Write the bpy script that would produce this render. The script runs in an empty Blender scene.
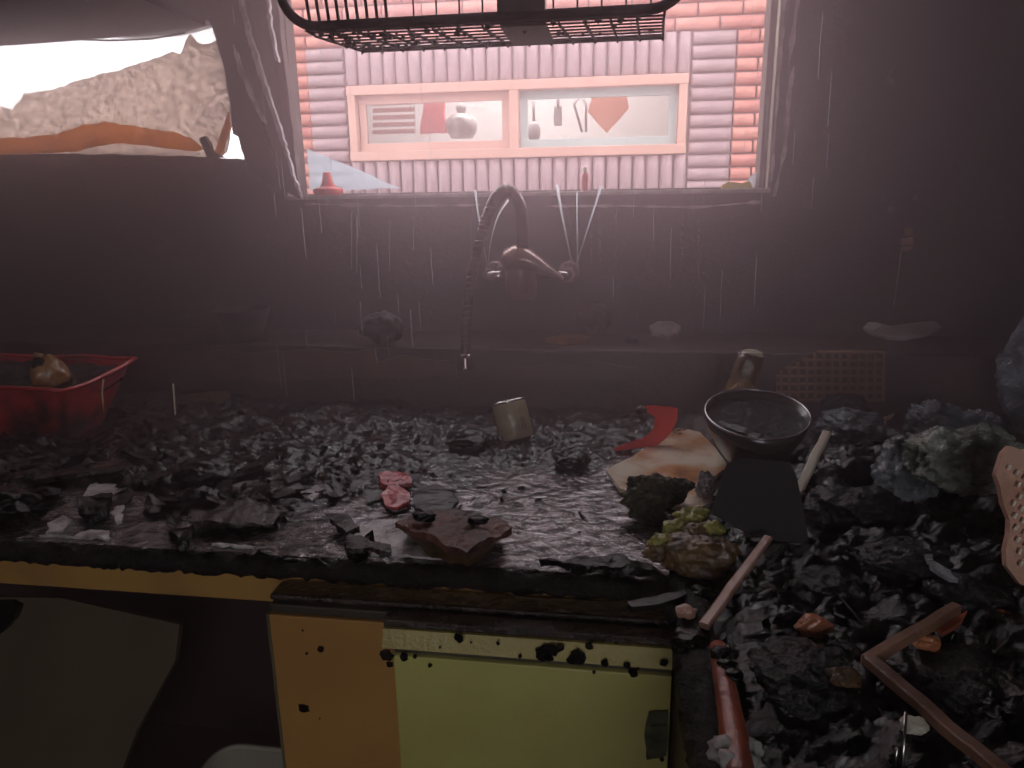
import bpy, bmesh, math, random
from mathutils import Vector, Matrix, noise
random.seed(7)
SC = bpy.context.scene
COL = SC.collection

# ------------------------------------------------------------------ camera
FPX = 719.7
YAW, PITCH, ROLL = math.radians(8.41), math.radians(14.51), math.radians(-0.876)
CAMZ = 1.25
CAM = Vector((0, 0, CAMZ))
_f = Vector((-math.sin(YAW)*math.cos(PITCH), math.cos(YAW)*math.cos(PITCH), -math.sin(PITCH)))
_r0 = Vector((math.cos(YAW), math.sin(YAW), 0))
_u0 = _r0.cross(_f)
_r = _r0*math.cos(ROLL) + _u0*math.sin(ROLL)
_u = -_r0*math.sin(ROLL) + _u0*math.cos(ROLL)
cd = bpy.data.cameras.new('camera')
cd.sensor_width = 36.0
cd.lens = 36.0*FPX/1024.0
cd.clip_start = 0.02
cam = bpy.data.objects.new('camera', cd)
COL.objects.link(cam)
mw = Matrix.Identity(4)
for i in range(3):
    mw[i][0] = _r[i]; mw[i][1] = _u[i]; mw[i][2] = -_f[i]; mw[i][3] = CAM[i]
cam.matrix_world = mw
SC.camera = cam

# ------------------------------------------------------------------ world, light, exposure
w = bpy.data.worlds.new('world'); SC.world = w
w.use_nodes = True
bg = w.node_tree.nodes['Background']
bg.inputs[0].default_value = (0.93, 0.96, 1.0, 1)      # overcast daylight
bg.inputs[1].default_value = 5.0
SC.view_settings.view_transform = 'Standard'
SC.view_settings.look = 'None'
SC.view_settings.gamma = 1.0
SC.view_settings.exposure = 0.0
SC.view_settings.use_curve_mapping = False
SC.cycles.use_denoising = True
SC.cycles.max_bounces = 10
SC.cycles.diffuse_bounces = 5
SC.cycles.transparent_max_bounces = 24
SC.cycles.volume_bounces = 1
SC.cycles.sample_clamp_indirect = 6.0

def portal(name, loc, rot, sx, sy):
    d = bpy.data.lights.new(name, 'AREA'); d.shape = 'RECTANGLE'
    d.size = sx; d.size_y = sy; d.cycles.is_portal = True
    o = bpy.data.objects.new(name, d); COL.objects.link(o)
    o.location = loc; o.rotation_euler = rot
portal('window_portal', (-0.19, 1.545, 1.64), (math.radians(-90), 0, 0), 0.98, 0.78)
portal('side_window_portal', (-1.30, 1.545, 1.48), (math.radians(-90), 0, 0), 1.1, 0.34)
portal('rear_window_portal', (0.15, -2.29, 1.5), (math.radians(90), 0, 0), 1.0, 0.95)

# ------------------------------------------------------------------ pixel helper: a direction, met with a known plane
def ray(px, py):
    return (_r*((px-512)/FPX) - _u*((py-384)/FPX) + _f)
def P(px, py, X=None, Y=None, Z=None):
    d = ray(px, py)
    if X is not None: t = (X-CAM.x)/d.x
    elif Y is not None: t = (Y-CAM.y)/d.y
    else: t = (Z-CAM.z)/d.z
    return CAM + d*t

# ------------------------------------------------------------------ constants of the place (metres)
ZC = 0.845                                  # worktop height
YF = 0.705                                  # worktop front edge
YU = 1.30                                   # backsplash upstand face
YW = 1.48                                   # wall face
YO = 1.54                                   # wall outer face
ZL = P(460, 348, Y=YU).z                    # ledge height
XI = 0.070                                  # inner edge of the right-hand worktop
XR = 0.78                                   # right wall
XLW = -1.95                                 # left wall
YN = 3.70                                   # neighbour's wall face
ZCEIL = 2.4

# ------------------------------------------------------------------ materials
def nt(name):
    m = bpy.data.materials.new(name); m.use_nodes = True
    t = m.node_tree; b = t.nodes['Principled BSDF']
    return m, t, b
def N(t, kind, **kw):
    n = t.nodes.new(kind)
    for k, v in kw.items():
        if k.startswith('i_'): n.inputs[k[2:].replace('_', ' ')].default_value = v
        else: setattr(n, k, v)
    return n
def coords(t, stretch=(1, 1, 1), world=False):
    if world:
        g = N(t, 'ShaderNodeNewGeometry'); src = g.outputs['Position']
    else:
        g = N(t, 'ShaderNodeTexCoord'); src = g.outputs['Object']
    mp = N(t, 'ShaderNodeMapping'); mp.inputs['Scale'].default_value = stretch
    t.links.new(src, mp.inputs['Vector'])
    return mp.outputs['Vector']
def nz(t, vec, scale, detail=5, rough=.55):
    n = N(t, 'ShaderNodeTexNoise'); n.inputs['Scale'].default_value = scale
    n.inputs['Detail'].default_value = detail; n.inputs['Roughness'].default_value = rough
    t.links.new(vec, n.inputs['Vector']); return n.outputs['Fac']
def ramp(t, fac, stops):
    r = N(t, 'ShaderNodeValToRGB')
    e = r.color_ramp.elements
    while len(e) > 1: e.remove(e[0])
    e[0].position = stops[0][0]; e[0].color = c4(stops[0][1])
    for p, c in stops[1:]:
        x = e.new(p); x.color = c4(c)
    t.links.new(fac, r.inputs['Fac']); return r.outputs['Color']
def c4(c):
    if isinstance(c, (int, float)): c = (c, c, c)
    return (c[0], c[1], c[2], 1)
def mat(name, c1, c2=None, scale=6, rough=.5, rough2=None, metal=0, bump=0, bscale=40, coat=0, spec=.5,
        stops=(.38, .62), stretch=(1, 1, 1), world=False, c3=None, sheen=0, emis=None, trans=0, cr=.06, bdist=.01):
    m, t, b = nt(name)
    v = coords(t, stretch, world)
    b.inputs['Base Color'].default_value = c4(c1)
    if c2 is not None:
        n = nz(t, v, scale)
        st = [(stops[0], c1), (stops[1], c2)]
        if c3 is not None: st.append((min(1, stops[1]+.12), c3))
        t.links.new(ramp(t, n, st), b.inputs['Base Color'])
    b.inputs['Roughness'].default_value = rough
    if rough2 is not None:
        n2 = nz(t, v, scale*1.7, 4)
        t.links.new(ramp(t, n2, [(.35, rough), (.65, rough2)]), b.inputs['Roughness'])
    b.inputs['Metallic'].default_value = metal
    b.inputs['Specular IOR Level'].default_value = spec
    b.inputs['Coat Weight'].default_value = coat
    b.inputs['Coat Roughness'].default_value = cr
    b.inputs['Transmission Weight'].default_value = trans
    if bump:
        bp = N(t, 'ShaderNodeBump'); bp.inputs['Strength'].default_value = bump
        bp.inputs['Distance'].default_value = bdist
        t.links.new(nz(t, v, bscale, 6, .6), bp.inputs['Height'])
        t.links.new(bp.outputs['Normal'], b.inputs['Normal'])
        t.links.new(bp.outputs['Normal'], b.inputs['Coat Normal'])
    return m

def sheer(name, col, alpha, rough=.3, scale=20, tw=.6, lo=.62):
    """thin burnt plastic: light passes through it (translucent + a share of clear)"""
    m, t, b = nt(name)
    t.nodes.remove(b)
    out = t.nodes['Material Output']
    v = coords(t)
    n = nz(t, v, scale, 8, .65)
    cc = ramp(t, n, [(.34, tuple(x*lo for x in col)), (.6, col)])
    tr = N(t, 'ShaderNodeBsdfTranslucent'); t.links.new(cc, tr.inputs['Color'])
    df = N(t, 'ShaderNodeBsdfPrincipled'); t.links.new(cc, df.inputs['Base Color']); df.inputs['Roughness'].default_value = rough
    m1 = N(t, 'ShaderNodeMixShader'); m1.inputs[0].default_value = 1-tw
    t.links.new(tr.outputs[0], m1.inputs[1]); t.links.new(df.outputs[0], m1.inputs[2])
    tp = N(t, 'ShaderNodeBsdfTransparent'); tp.inputs[0].default_value = c4(tuple(min(1, x*1.15) for x in col))
    m2 = N(t, 'ShaderNodeMixShader')
    t.links.new(ramp(t, n, [(.35, min(1, alpha+.2)), (.65, max(0, alpha-.2))]), m2.inputs[0])
    t.links.new(tp.outputs[0], m2.inputs[1]); t.links.new(m1.outputs[0], m2.inputs[2])
    t.links.new(m2.outputs[0], out.inputs['Surface'])
    return m

def clear(name, tint=(1, 1, 1), gloss=1.0, rough=.02, bump=0, bscale=60, body=0, bodycol=(.8, .85, .9), stretch=(1, 1, 1), ior=1.4):
    """thin clear sheet or film of water: mirror by Fresnel, otherwise seen through"""
    m, t, b = nt(name)
    t.nodes.remove(b)
    out = t.nodes['Material Output']
    tp = N(t, 'ShaderNodeBsdfTransparent'); tp.inputs[0].default_value = c4(tint)
    gl = N(t, 'ShaderNodeBsdfGlossy'); gl.inputs['Roughness'].default_value = rough
    fr = N(t, 'ShaderNodeFresnel'); fr.inputs['IOR'].default_value = ior
    if bump:
        bp = N(t, 'ShaderNodeBump'); bp.inputs['Strength'].default_value = bump; bp.inputs['Distance'].default_value = .01
        t.links.new(nz(t, coords(t, stretch), bscale, 3, .5), bp.inputs['Height'])
        t.links.new(bp.outputs['Normal'], gl.inputs['Normal']); t.links.new(bp.outputs['Normal'], fr.inputs['Normal'])
    mx = N(t, 'ShaderNodeMixShader')
    mul = N(t, 'ShaderNodeMath', operation='MULTIPLY'); mul.inputs[1].default_value = gloss
    t.links.new(fr.outputs[0], mul.inputs[0]); t.links.new(mul.outputs[0], mx.inputs[0])
    t.links.new(tp.outputs[0], mx.inputs[1]); t.links.new(gl.outputs[0], mx.inputs[2])
    last = mx.outputs[0]
    if body:
        d = N(t, 'ShaderNodeBsdfTranslucent'); d.inputs[0].default_value = c4(bodycol)
        m2 = N(t, 'ShaderNodeMixShader'); m2.inputs[0].default_value = body
        t.links.new(last, m2.inputs[1]); t.links.new(d.outputs[0], m2.inputs[2]); last = m2.outputs[0]
    t.links.new(last, out.inputs['Surface'])
    return m

def soot_wall():
    m, t, b = nt('soot_wall')
    v = coords(t, (1, 1, 1), True)
    base = ramp(t, nz(t, v, 2.3, 6), [(.3, (.028, .024, .024)), (.55, (.055, .047, .047)), (.75, (.090, .076, .074))])
    vs = coords(t, (55, 1, 1.6), True)
    st = ramp(t, nz(t, vs, 1.0, 4, .6), [(.60, 0), (.76, 1)])
    mx = N(t, 'ShaderNodeMix', data_type='RGBA'); t.links.new(base, mx.inputs['A']); mx.inputs['B'].default_value = (.11, .092, .09, 1)
    ml = N(t, 'ShaderNodeMath', operation='MULTIPLY'); ml.inputs[1].default_value = .55
    t.links.new(st, ml.inputs[0]); t.links.new(ml.outputs[0], mx.inputs['Factor'])
    sp = ramp(t, nz(t, v, 16, 5, .7), [(.655, 0), (.71, 1)])
    m2 = N(t, 'ShaderNodeMix', data_type='RGBA'); t.links.new(mx.outputs['Result'], m2.inputs['A']); m2.inputs['B'].default_value = (.20, .18, .16, 1)
    t.links.new(sp, m2.inputs['Factor'])
    t.links.new(m2.outputs['Result'], b.inputs['Base Color'])
    b.inputs['Roughness'].default_value = .62
    bp = N(t, 'ShaderNodeBump'); bp.inputs['Strength'].default_value = .35; bp.inputs['Distance'].default_value = .004
    t.links.new(nz(t, v, 70, 6, .65), bp.inputs['Height']); t.links.new(bp.outputs['Normal'], b.inputs['Normal'])
    return m

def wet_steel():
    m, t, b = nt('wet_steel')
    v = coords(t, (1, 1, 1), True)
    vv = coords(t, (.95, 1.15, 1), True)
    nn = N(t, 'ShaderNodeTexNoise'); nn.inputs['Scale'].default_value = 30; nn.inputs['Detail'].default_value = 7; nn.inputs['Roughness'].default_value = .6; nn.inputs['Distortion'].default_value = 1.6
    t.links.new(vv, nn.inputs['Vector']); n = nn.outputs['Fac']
    t.links.new(ramp(t, n, [(.42, (.85, .78, .80)), (.50, (.60, .52, .53)), (.54, (.12, .09, .09)), (.60, (.02, .016, .016))]), b.inputs['Base Color'])  # soot film, crinkled so ripple contrast is partly painted into the steel
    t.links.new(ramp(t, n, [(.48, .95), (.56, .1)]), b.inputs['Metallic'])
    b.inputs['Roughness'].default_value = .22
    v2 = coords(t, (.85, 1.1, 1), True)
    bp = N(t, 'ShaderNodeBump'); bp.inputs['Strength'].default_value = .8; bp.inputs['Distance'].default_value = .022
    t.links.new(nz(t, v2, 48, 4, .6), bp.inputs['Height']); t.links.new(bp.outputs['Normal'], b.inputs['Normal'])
    return m

MT = {}
MT['soot'] = soot_wall()
MT['steel'] = wet_steel()
MT['char'] = mat('char', (.0030, .0024, .0024), (.008, .0062, .006), 25, .05, .14, bump=.3, bscale=90, coat=.0, spec=.36, world=True, cr=.05)
MT['charbed'] = mat('charbed', (.0045, .0028, .0028), (.013, .0080, .0078), 30, .05, .14, bump=.25, bscale=160, coat=.10, spec=.42, world=True, cr=.04)
MT['charheap'] = mat('charheap', (.0026, .0022, .0024), (.0065, .0055, .006), 30, .05, .14, bump=.3, bscale=150, coat=.0, spec=.42, world=True)
MT['charedge'] = mat('charedge', (.006, .0045, .0042), (.016, .012, .011), 40, .35, .6, bump=.6, bscale=150, coat=.0, spec=.25, world=True)
MT['charflake'] = mat('charflake', (.0035, .0024, .0024), (.011, .0078, .0075), 22, .06, .20, bump=.35, bscale=110, coat=.15, spec=.5, world=True, cr=.05)
MT['charbrown'] = mat('charbrown', (.016, .008, .006), (.045, .022, .015), 22, .16, .34, bump=.6, bscale=90, coat=.5, world=True)
MT['ash'] = mat('ash', (.012, .010, .010), (.045, .036, .036), 30, .3, .5, bump=.6, bscale=90, coat=.2, world=True)
MT['black_plastic'] = mat('black_plastic', (.012, .012, .013), (.03, .03, .033), 8, .3, .5, coat=.3)
MT['matte_black'] = mat('matte_black', (.022, .019, .020), (.036, .030, .031), 9, .55, .7)
MT['iron'] = mat('iron', (.020, .014, .013), (.05, .034, .030), 30, .55, bump=.5, bscale=120)
MT['cream'] = mat('cream', (.52, .43, .33), (.16, .11, .09), 5, .5, stops=(.45, .68), bump=.2, stretch=(1, 1, .4))
MT['brownboard'] = mat('brownboard', (.055, .032, .028), (.11, .07, .06), 8, .5, bump=.3, stretch=(3, 3, .6))
MT['orange_panel'] = mat('orange_panel', (.54, .275, .08), (.45, .22, .065), 5, .35, bump=.06, bscale=60, coat=.15)
MT['lime_panel'] = mat('lime_panel', (.64, .60, .19), (.54, .47, .14), 4, .3, bump=.08, bscale=130, coat=.3)
MT['apron'] = mat('apron', (.52, .28, .075), (.30, .15, .05), 6, .45, bump=.1, stops=(.42, .7))
MT['beige'] = mat('beige', (.16, .125, .07), (.125, .097, .052), 6, .6)
MT['darkwood'] = mat('darkwood', (.030, .013, .011), (.05, .02, .016), 6, .6)
MT['red'] = mat('red', (.55, .035, .035), (.30, .02, .02), 9, .25, bump=.15, bscale=30, coat=.5)
MT['red_soot'] = mat('red_soot', (.50, .035, .035), (.035, .012, .012), 11, .28, bump=.3, bscale=30, coat=.5, stops=(.46, .64))
MT['redhot'] = mat('redhot', (.86, .045, .022), (.70, .035, .02), 14, .25, bump=.15, coat=.4)
MT['pinkred'] = mat('pinkred', (.62, .09, .10), (.42, .05, .06), 40, .25, bump=.4, coat=.6, c3=(.10, .02, .02))
MT['ochre'] = mat('ochre', (.42, .22, .075), (.20, .09, .035), 28, .3, bump=.4, bscale=40, coat=.5)
MT['rust'] = mat('rust', (.17, .060, .034), (.055, .022, .016), 26, .5, bump=.6, bscale=70, coat=.25)
MT['rustside'] = mat('rustside', (.05, .026, .010), (.13, .065, .020), 26, .5, bump=.4, bscale=70, coat=.2)
MT['rod'] = mat('rod', (.50, .12, .055), (.28, .06, .03), 14, .32, bump=.3, coat=.4, c3=(.12, .06, .05))
MT['plate'] = mat('plate', (.78, .70, .55), (.55, .24, .07), 10, .2, coat=.6, stops=(.42, .60), c3=(.10, .03, .02))
MT['shard'] = mat('shard', (.62, .57, .54), (.30, .27, .25), 16, .35, coat=.3)
MT['can'] = mat('can', (.48, .40, .25), (.33, .26, .17), 22, .35, bump=.2, coat=.3)
MT['metal_rim'] = mat('metal_rim', (.75, .70, .68), None, rough=.25, metal=1)
MT['ink'] = mat('ink', (.05, .03, .02), None, rough=.5)
MT['moss'] = mat('moss', (.020, .019, .010), (.075, .065, .030), 40, .5, bump=.9, bscale=120, coat=.2)
MT['leaf'] = mat('leaf', (.42, .40, .07), (.10, .08, .03), 22, .35, bump=.6, bscale=60, coat=.4)
MT['pulp'] = mat('pulp', (.20, .11, .035), (.04, .022, .013), 16, .35, bump=.6, bscale=60, coat=.5)
MT['foil'] = mat('foil', (.7, .68, .72), (.3, .28, .32), 40, .22, metal=1, bump=1, bscale=60)
MT['bone'] = mat('bone', (.72, .66, .54), (.55, .42, .33), 14, .4, bump=.2, coat=.3)
MT['pinkstick'] = mat('pinkstick', (.60, .36, .27), (.40, .2, .15), 14, .4, bump=.2, coat=.3)
MT['waffle'] = mat('waffle', (.42, .25, .14), (.26, .15, .09), 14, .45, bump=.2, coat=.3)
MT['bottle'] = mat('bottle', (.25, .14, .06), (.05, .03, .02), 16, .25, bump=.5, coat=.6)
MT['bluebag'] = mat('bluebag', (.035, .042, .05), (.17, .22, .26), 18, .16, bump=1.0, bscale=34, coat=1, bdist=.02)
MT['greybag'] = mat('greybag', (.07, .08, .085), (.30, .31, .33), 14, .18, bump=1.0, bscale=34, coat=1, bdist=.02)
MT['greenbag'] = mat('greenbag', (.13, .14, .11), (.34, .36, .30), 18, .25, bump=1.0, bscale=44, coat=.7, bdist=.02, c3=(.16, .11, .05))
MT['blackbag'] = mat('blackbag', (.0025, .0025, .003), (.006, .006, .007), 12, .08, bump=.8, bscale=60, coat=.15, spec=.4, bdist=.012)
MT['cloth'] = mat('cloth', (.74, .43, .31), (.60, .32, .22), 30, .6, bump=.4, bscale=90)
MT['dash'] = mat('dash', (.95, .82, .68), None, rough=.6)
MT['framewood'] = mat('framewood', (.34, .18, .11), (.16, .08, .05), 12, .4, bump=.4, bscale=60, coat=.3, stretch=(1, 1, 1))
MT['orangechip'] = mat('orangechip', (.62, .24, .10), (.38, .11, .05), 30, .4, bump=.3, coat=.3)
MT['chrome'] = mat('chrome', (.62, .56, .56), (.16, .10, .09), 14, .16, metal=1, stops=(.48, .66))
MT['burnt_chrome'] = mat('burnt_chrome', (.42, .24, .20), (.20, .11, .095), 12, .30, metal=.5, coat=.6)
MT['hose'] = mat('hose', (.06, .036, .034), (.12, .08, .076), 40, .32, metal=.5, coat=.3)
MT['white_plastic'] = mat('white_plastic', (.66, .62, .50), (.52, .47, .36), 6, .4)
MT['concrete'] = mat('concrete', (.46, .44, .42), (.36, .34, .33), 3, .8)
MT['brick_red'] = mat('brick_red', (.56, .215, .175), (.45, .16, .135), 14, .7, bump=.4, bscale=60)
MT['brick_red2'] = mat('brick_red2', (.62, .26, .205), (.51, .195, .155), 14, .7, bump=.4, bscale=60)
MT['brick_grey'] = mat('brick_grey', (.40, .265, .272), (.31, .20, .208), 14, .7, bump=.4, bscale=60)
MT['mortar'] = mat('mortar', (.36, .26, .25), (.28, .20, .19), 10, .9)
MT['pink_frame'] = mat('pink_frame', (.54, .295, .23), (.50, .265, .205), 5, .4)
MT['teal_frame'] = mat('teal_frame', (.38, .43, .41), (.33, .38, .36), 5, .4)
MT['glass'] = clear('glass', (.95, .97, .97), 1.0, .02)
MT['glass_blue'] = clear('glass_blue', (.82, .90, .93), 1.0, .08, body=.35, bodycol=(.75, .86, .92))
MT['water'] = clear('water', (.96, .95, .95), 2.4, .04, bump=.25, bscale=120, stretch=(.8, 1.2, 1), ior=1.33)
MT['jet'] = clear('jet', (1, 1, 1), 1.0, .1, body=.45, bodycol=(.95, .97, 1))
MT['frost'] = sheer('frost', (.97, .95, .92), .45, .3, 3, .85, .95)
MT['sheet_burnt'] = sheer('sheet_burnt', (.88, .76, .70), .80, .4, 85, .75, .52)
MT['amber'] = sheer('amber', (1.0, .58, .24), .66, .3, 9, .72, .75)
MT['white_wall'] = mat('white_wall', (.80, .77, .74), None, rough=.7)
MT['cloth_orange'] = mat('cloth_orange', (.90, .36, .22), None, rough=.8)
MT['cloth_red'] = mat('cloth_red', (.80, .16, .14), None, rough=.8)
MT['utensil'] = mat('utensil', (.50, .46, .45), None, rough=.4, metal=.3)
MT['plaster'] = mat('plaster', (.72, .65, .66), (.30, .25, .25), 30, .7, bump=.4)
MT['paint'] = mat('paint', (.30, .27, .24), (.20, .18, .16), 3, .7)
MT['floor'] = mat('floor', (.06, .045, .035), (.03, .022, .02), 5, .4, coat=.3)
MT['liquid'] = mat('liquid', (.006, .005, .007), (.016, .014, .018), 20, .08, bump=.9, bscale=110, coat=0, spec=.35)
MT['pot'] = mat('pot', (.030, .028, .024), (.055, .050, .042), 12, .25, coat=.5)

# ------------------------------------------------------------------ mesh helpers
def finish(name, bm, m, parent=None, smooth=False, loc=None):
    bmesh.ops.recalc_face_normals(bm, faces=bm.faces)
    me = bpy.data.meshes.new(name)
    if smooth:
        for f in bm.faces: f.smooth = True
    bm.to_mesh(me); bm.free()
    return link(name, me, m, parent, loc)
def link(name, me, m, parent=None, loc=None):
    if m is not None:
        me.materials.clear(); me.materials.append(MT[m] if isinstance(m, str) else m)
    o = bpy.data.objects.new(name, me); COL.objects.link(o)
    if parent: o.parent = parent
    if loc is not None: o.location = loc
    return o
def tag(o, label, cat, group=None):
    o['label'] = label; o['category'] = cat
    if group: o['group'] = group
    return o
def thing(name, label, cat, loc=(0, 0, 0), group=None, rot=None):
    o = bpy.data.objects.new(name, None); COL.objects.link(o); o.location = loc
    o.empty_display_size = .05
    if rot: o.rotation_euler = rot
    return tag(o, label, cat, group)
def struct(o):
    o['kind'] = 'structure'; return o
def recentre(o, base=True):
    """put a one-mesh thing's origin at its base"""
    me = o.data
    xs = [v.co for v in me.vertices]
    c = Vector((sum(v.x for v in xs)/len(xs), sum(v.y for v in xs)/len(xs), min(v.z for v in xs)))
    me.transform(Matrix.Translation(-c)); o.location = o.location + c
    return o
def box(bm, a, b, bev=0):
    x0, y0, z0 = a; x1, y1, z1 = b
    r = bmesh.ops.create_cube(bm, size=1)
    bmesh.ops.scale(bm, verts=r['verts'], vec=(x1-x0, y1-y0, z1-z0))
    bmesh.ops.translate(bm, verts=r['verts'], vec=((x0+x1)/2, (y0+y1)/2, (z0+z1)/2))
    if bev:
        es = list({e for v in r['verts'] for e in v.link_edges})
        bmesh.ops.bevel(bm, geom=es, offset=bev, segments=2, affect='EDGES', profile=.6)
def boxo(name, a, b, m, parent=None, bev=0):
    bm = bmesh.new(); box(bm, a, b, bev); return finish(name, bm, m, parent)
def barm(bm, p0, p1, wd, ht, up=Vector((0, 0, 1)), bev=.15, taper=1.0, seg=1, wob=0, seed=0):
    p0, p1 = Vector(p0), Vector(p1)
    d = (p1-p0).normalized(); s = d.cross(up)
    if s.length < 1e-4: s = d.cross(Vector((1, 0, 0)))
    s.normalize(); u = s.cross(d)
    rings = []
    for i in range(seg+1):
        k = i/seg; c = p0.lerp(p1, k); q = 1+(taper-1)*k
        if wob: c = c + s*wob*noise.noise(Vector((k*4, seed, 0))) + u*wob*noise.noise(Vector((k*4, seed, 7)))
        b_ = bev; ring = []
        for (a, b) in ((-1, -1+b_), (-1+b_, -1), (1-b_, -1), (1, -1+b_), (1, 1-b_), (1-b_, 1), (-1+b_, 1), (-1, 1-b_)):
            ring.append(bm.verts.new(c + s*a*wd/2*q + u*b*ht/2*q))
        rings.append(ring)
    for i in range(seg):
        for j in range(8):
            bm.faces.new((rings[i][j], rings[i][(j+1) % 8], rings[i+1][(j+1) % 8], rings[i+1][j]))
    bm.faces.new(rings[0][::-1]); bm.faces.new(rings[-1])
def tube(bm, pts, r, seg=8, cap=True, rfun=None):
    pts = [Vector(p) for p in pts]; n = len(pts); rings = []
    prev = None
    for i, p in enumerate(pts):
        d = (pts[min(i+1, n-1)] - pts[max(i-1, 0)]).normalized()
        if prev is None:
            s = d.orthogonal().normalized()
        else:
            s = (prev - d*prev.dot(d)).normalized()
        prev = s; u = d.cross(s)
        rr = rfun(i/(n-1)) if rfun else r
        rings.append([bm.verts.new(p + (s*math.cos(2*math.pi*j/seg) + u*math.sin(2*math.pi*j/seg))*rr) for j in range(seg)])
    for i in range(n-1):
        for j in range(seg):
            bm.faces.new((rings[i][j], rings[i][(j+1) % seg], rings[i+1][(j+1) % seg], rings[i+1][j]))
    if cap:
        bm.faces.new(rings[0][::-1]); bm.faces.new(rings[-1])
def smoothpath(pts, n=40):
    pts = [Vector(p) for p in pts]; out = []
    P_ = [pts[0]*2-pts[1]] + pts + [pts[-1]*2-pts[-2]]
    m = len(pts)-1
    for k in range(n+1):
        t = k/n*m; i = min(int(t), m-1); t -= i
        a, b, c, d = P_[i], P_[i+1], P_[i+2], P_[i+3]
        out.append(.5*((2*b)+(c-a)*t+(2*a-5*b+4*c-d)*t*t+(-a+3*b-3*c+d)*t*t*t))
    return out
def lathe(bm, prof, seg=32, close=True):
    rings = []
    for (r, z) in prof:
        if r < 1e-5: rings.append([bm.verts.new((0, 0, z))])
        else: rings.append([bm.verts.new((r*math.cos(2*math.pi*j/seg), r*math.sin(2*math.pi*j/seg), z)) for j in range(seg)])
    for a, b in zip(rings, rings[1:]):
        for j in range(seg):
            k = (j+1) % seg
            if len(a) == 1 and len(b) == 1: continue
            if len(a) == 1: bm.faces.new((a[0], b[j], b[k]))
            elif len(b) == 1: bm.faces.new((a[j], b[0], a[k]))
            else: bm.faces.new((a[j], a[k], b[k], b[j]))
def ragged(pts, step, amp, seed=0, skip=()):
    """subdivide an outline (list of Vectors) and roughen it in its own plane"""
    pts = [Vector(p) for p in pts]; n = len(pts); out = []
    nrm = Vector((0, 0, 0))
    for i in range(n): nrm += pts[i].cross(pts[(i+1) % n])
    nrm.normalize()
    for i in range(n):
        a, b = pts[i], pts[(i+1) % n]; L = (b-a).length
        k = 1 if i in skip else max(1, int(L/step))
        side = (b-a).cross(nrm).normalized()
        for j in range(k):
            p = a.lerp(b, j/k)
            if i not in skip:
                q = p/max(step, 1e-4)*.55 + Vector((seed*3.7, 0, 0))
                p = p + side*amp*noise.noise(q)*1.6 + (b-a).normalized()*amp*.5*noise.noise(q+Vector((0, 9, 0)))
            out.append(p)
    return out, nrm
def slab(name, pts, thick, m, parent=None, step=None, amp=0, seed=0, direction=None, skip=()):
    """outline in 3-D extruded to a plate of real thickness, away from the camera side"""
    if step: pts, nrm = ragged(pts, step, amp, seed, skip)
    else: _, nrm = ragged(pts, 1e9, 0)
    bm = bmesh.new()
    vs = [bm.verts.new(p) for p in pts]
    f = bm.faces.new(vs)
    d = Vector(direction) if direction else nrm
    if direction is None and d.dot(CAM - vs[0].co) > 0: d = -d
    r = bmesh.ops.extrude_face_region(bm, geom=[f])
    nv = [g for g in r['geom'] if isinstance(g, bmesh.types.BMVert)]
    bmesh.ops.translate(bm, verts=nv, vec=d.normalized()*thick)
    bmesh.ops.triangulate(bm, faces=[g for g in bm.faces if len(g.verts) > 4])
    return finish(name, bm, m, parent)
def lump(name, c, rad, m, seed=0, amp=.25, freq=1.6, sub=4, parent=None, flat=None, crease=0, rot=0, smooth=True):
    bm = bmesh.new()
    bmesh.ops.create_icosphere(bm, subdivisions=sub, radius=1)
    off = Vector((seed*5.13, seed*1.7, seed*2.9))
    for v in bm.verts:
        p = v.co.copy()
        d = noise.fractal(p*freq+off, 1.0, 2.0, 4)*amp
        if crease:
            rg = 1-abs(noise.noise(p*freq*1.8+off*2)); d += crease*(rg*rg-.6) + crease*.5*(1-abs(noise.noise(p*freq*4+off))-.7)
        q = p*(1+d)
        if flat is not None: q.z = max(q.z, flat)
        v.co = Vector((q.x*rad[0], q.y*rad[1], q.z*rad[2]))
    bmesh.ops.rotate(bm, verts=bm.verts, cent=(0, 0, 0), matrix=Matrix.Rotation(rot, 3, 'Z'))
    zmin = min(v.co.z for v in bm.verts)
    bmesh.ops.translate(bm, verts=bm.verts, vec=(0, 0, -zmin))
    return finish(name, bm, m, parent, smooth, Vector(c))

def roughen(o, cuts, amp, freq, seed=0):
    bm = bmesh.new(); bm.from_mesh(o.data)
    bmesh.ops.triangulate(bm, faces=bm.faces[:])
    for _ in range(cuts):
        L = sum(e.calc_length() for e in bm.edges)/max(1, len(bm.edges))
        bmesh.ops.subdivide_edges(bm, edges=[e for e in bm.edges if e.calc_length() > L*.7], cuts=1)
        bmesh.ops.triangulate(bm, faces=bm.faces[:])
    off = Vector((seed*3.3, seed, 0))
    for v in bm.verts:
        q = v.co*freq+off
        v.co += Vector((noise.fractal(q, 1, 2, 3), noise.fractal(q+Vector((7, 0, 0)), 1, 2, 3), noise.fractal(q+Vector((0, 7, 0)), 1, 2, 3)))*amp
    bmesh.ops.recalc_face_normals(bm, faces=bm.faces)
    bm.to_mesh(o.data); bm.free(); return o
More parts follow.
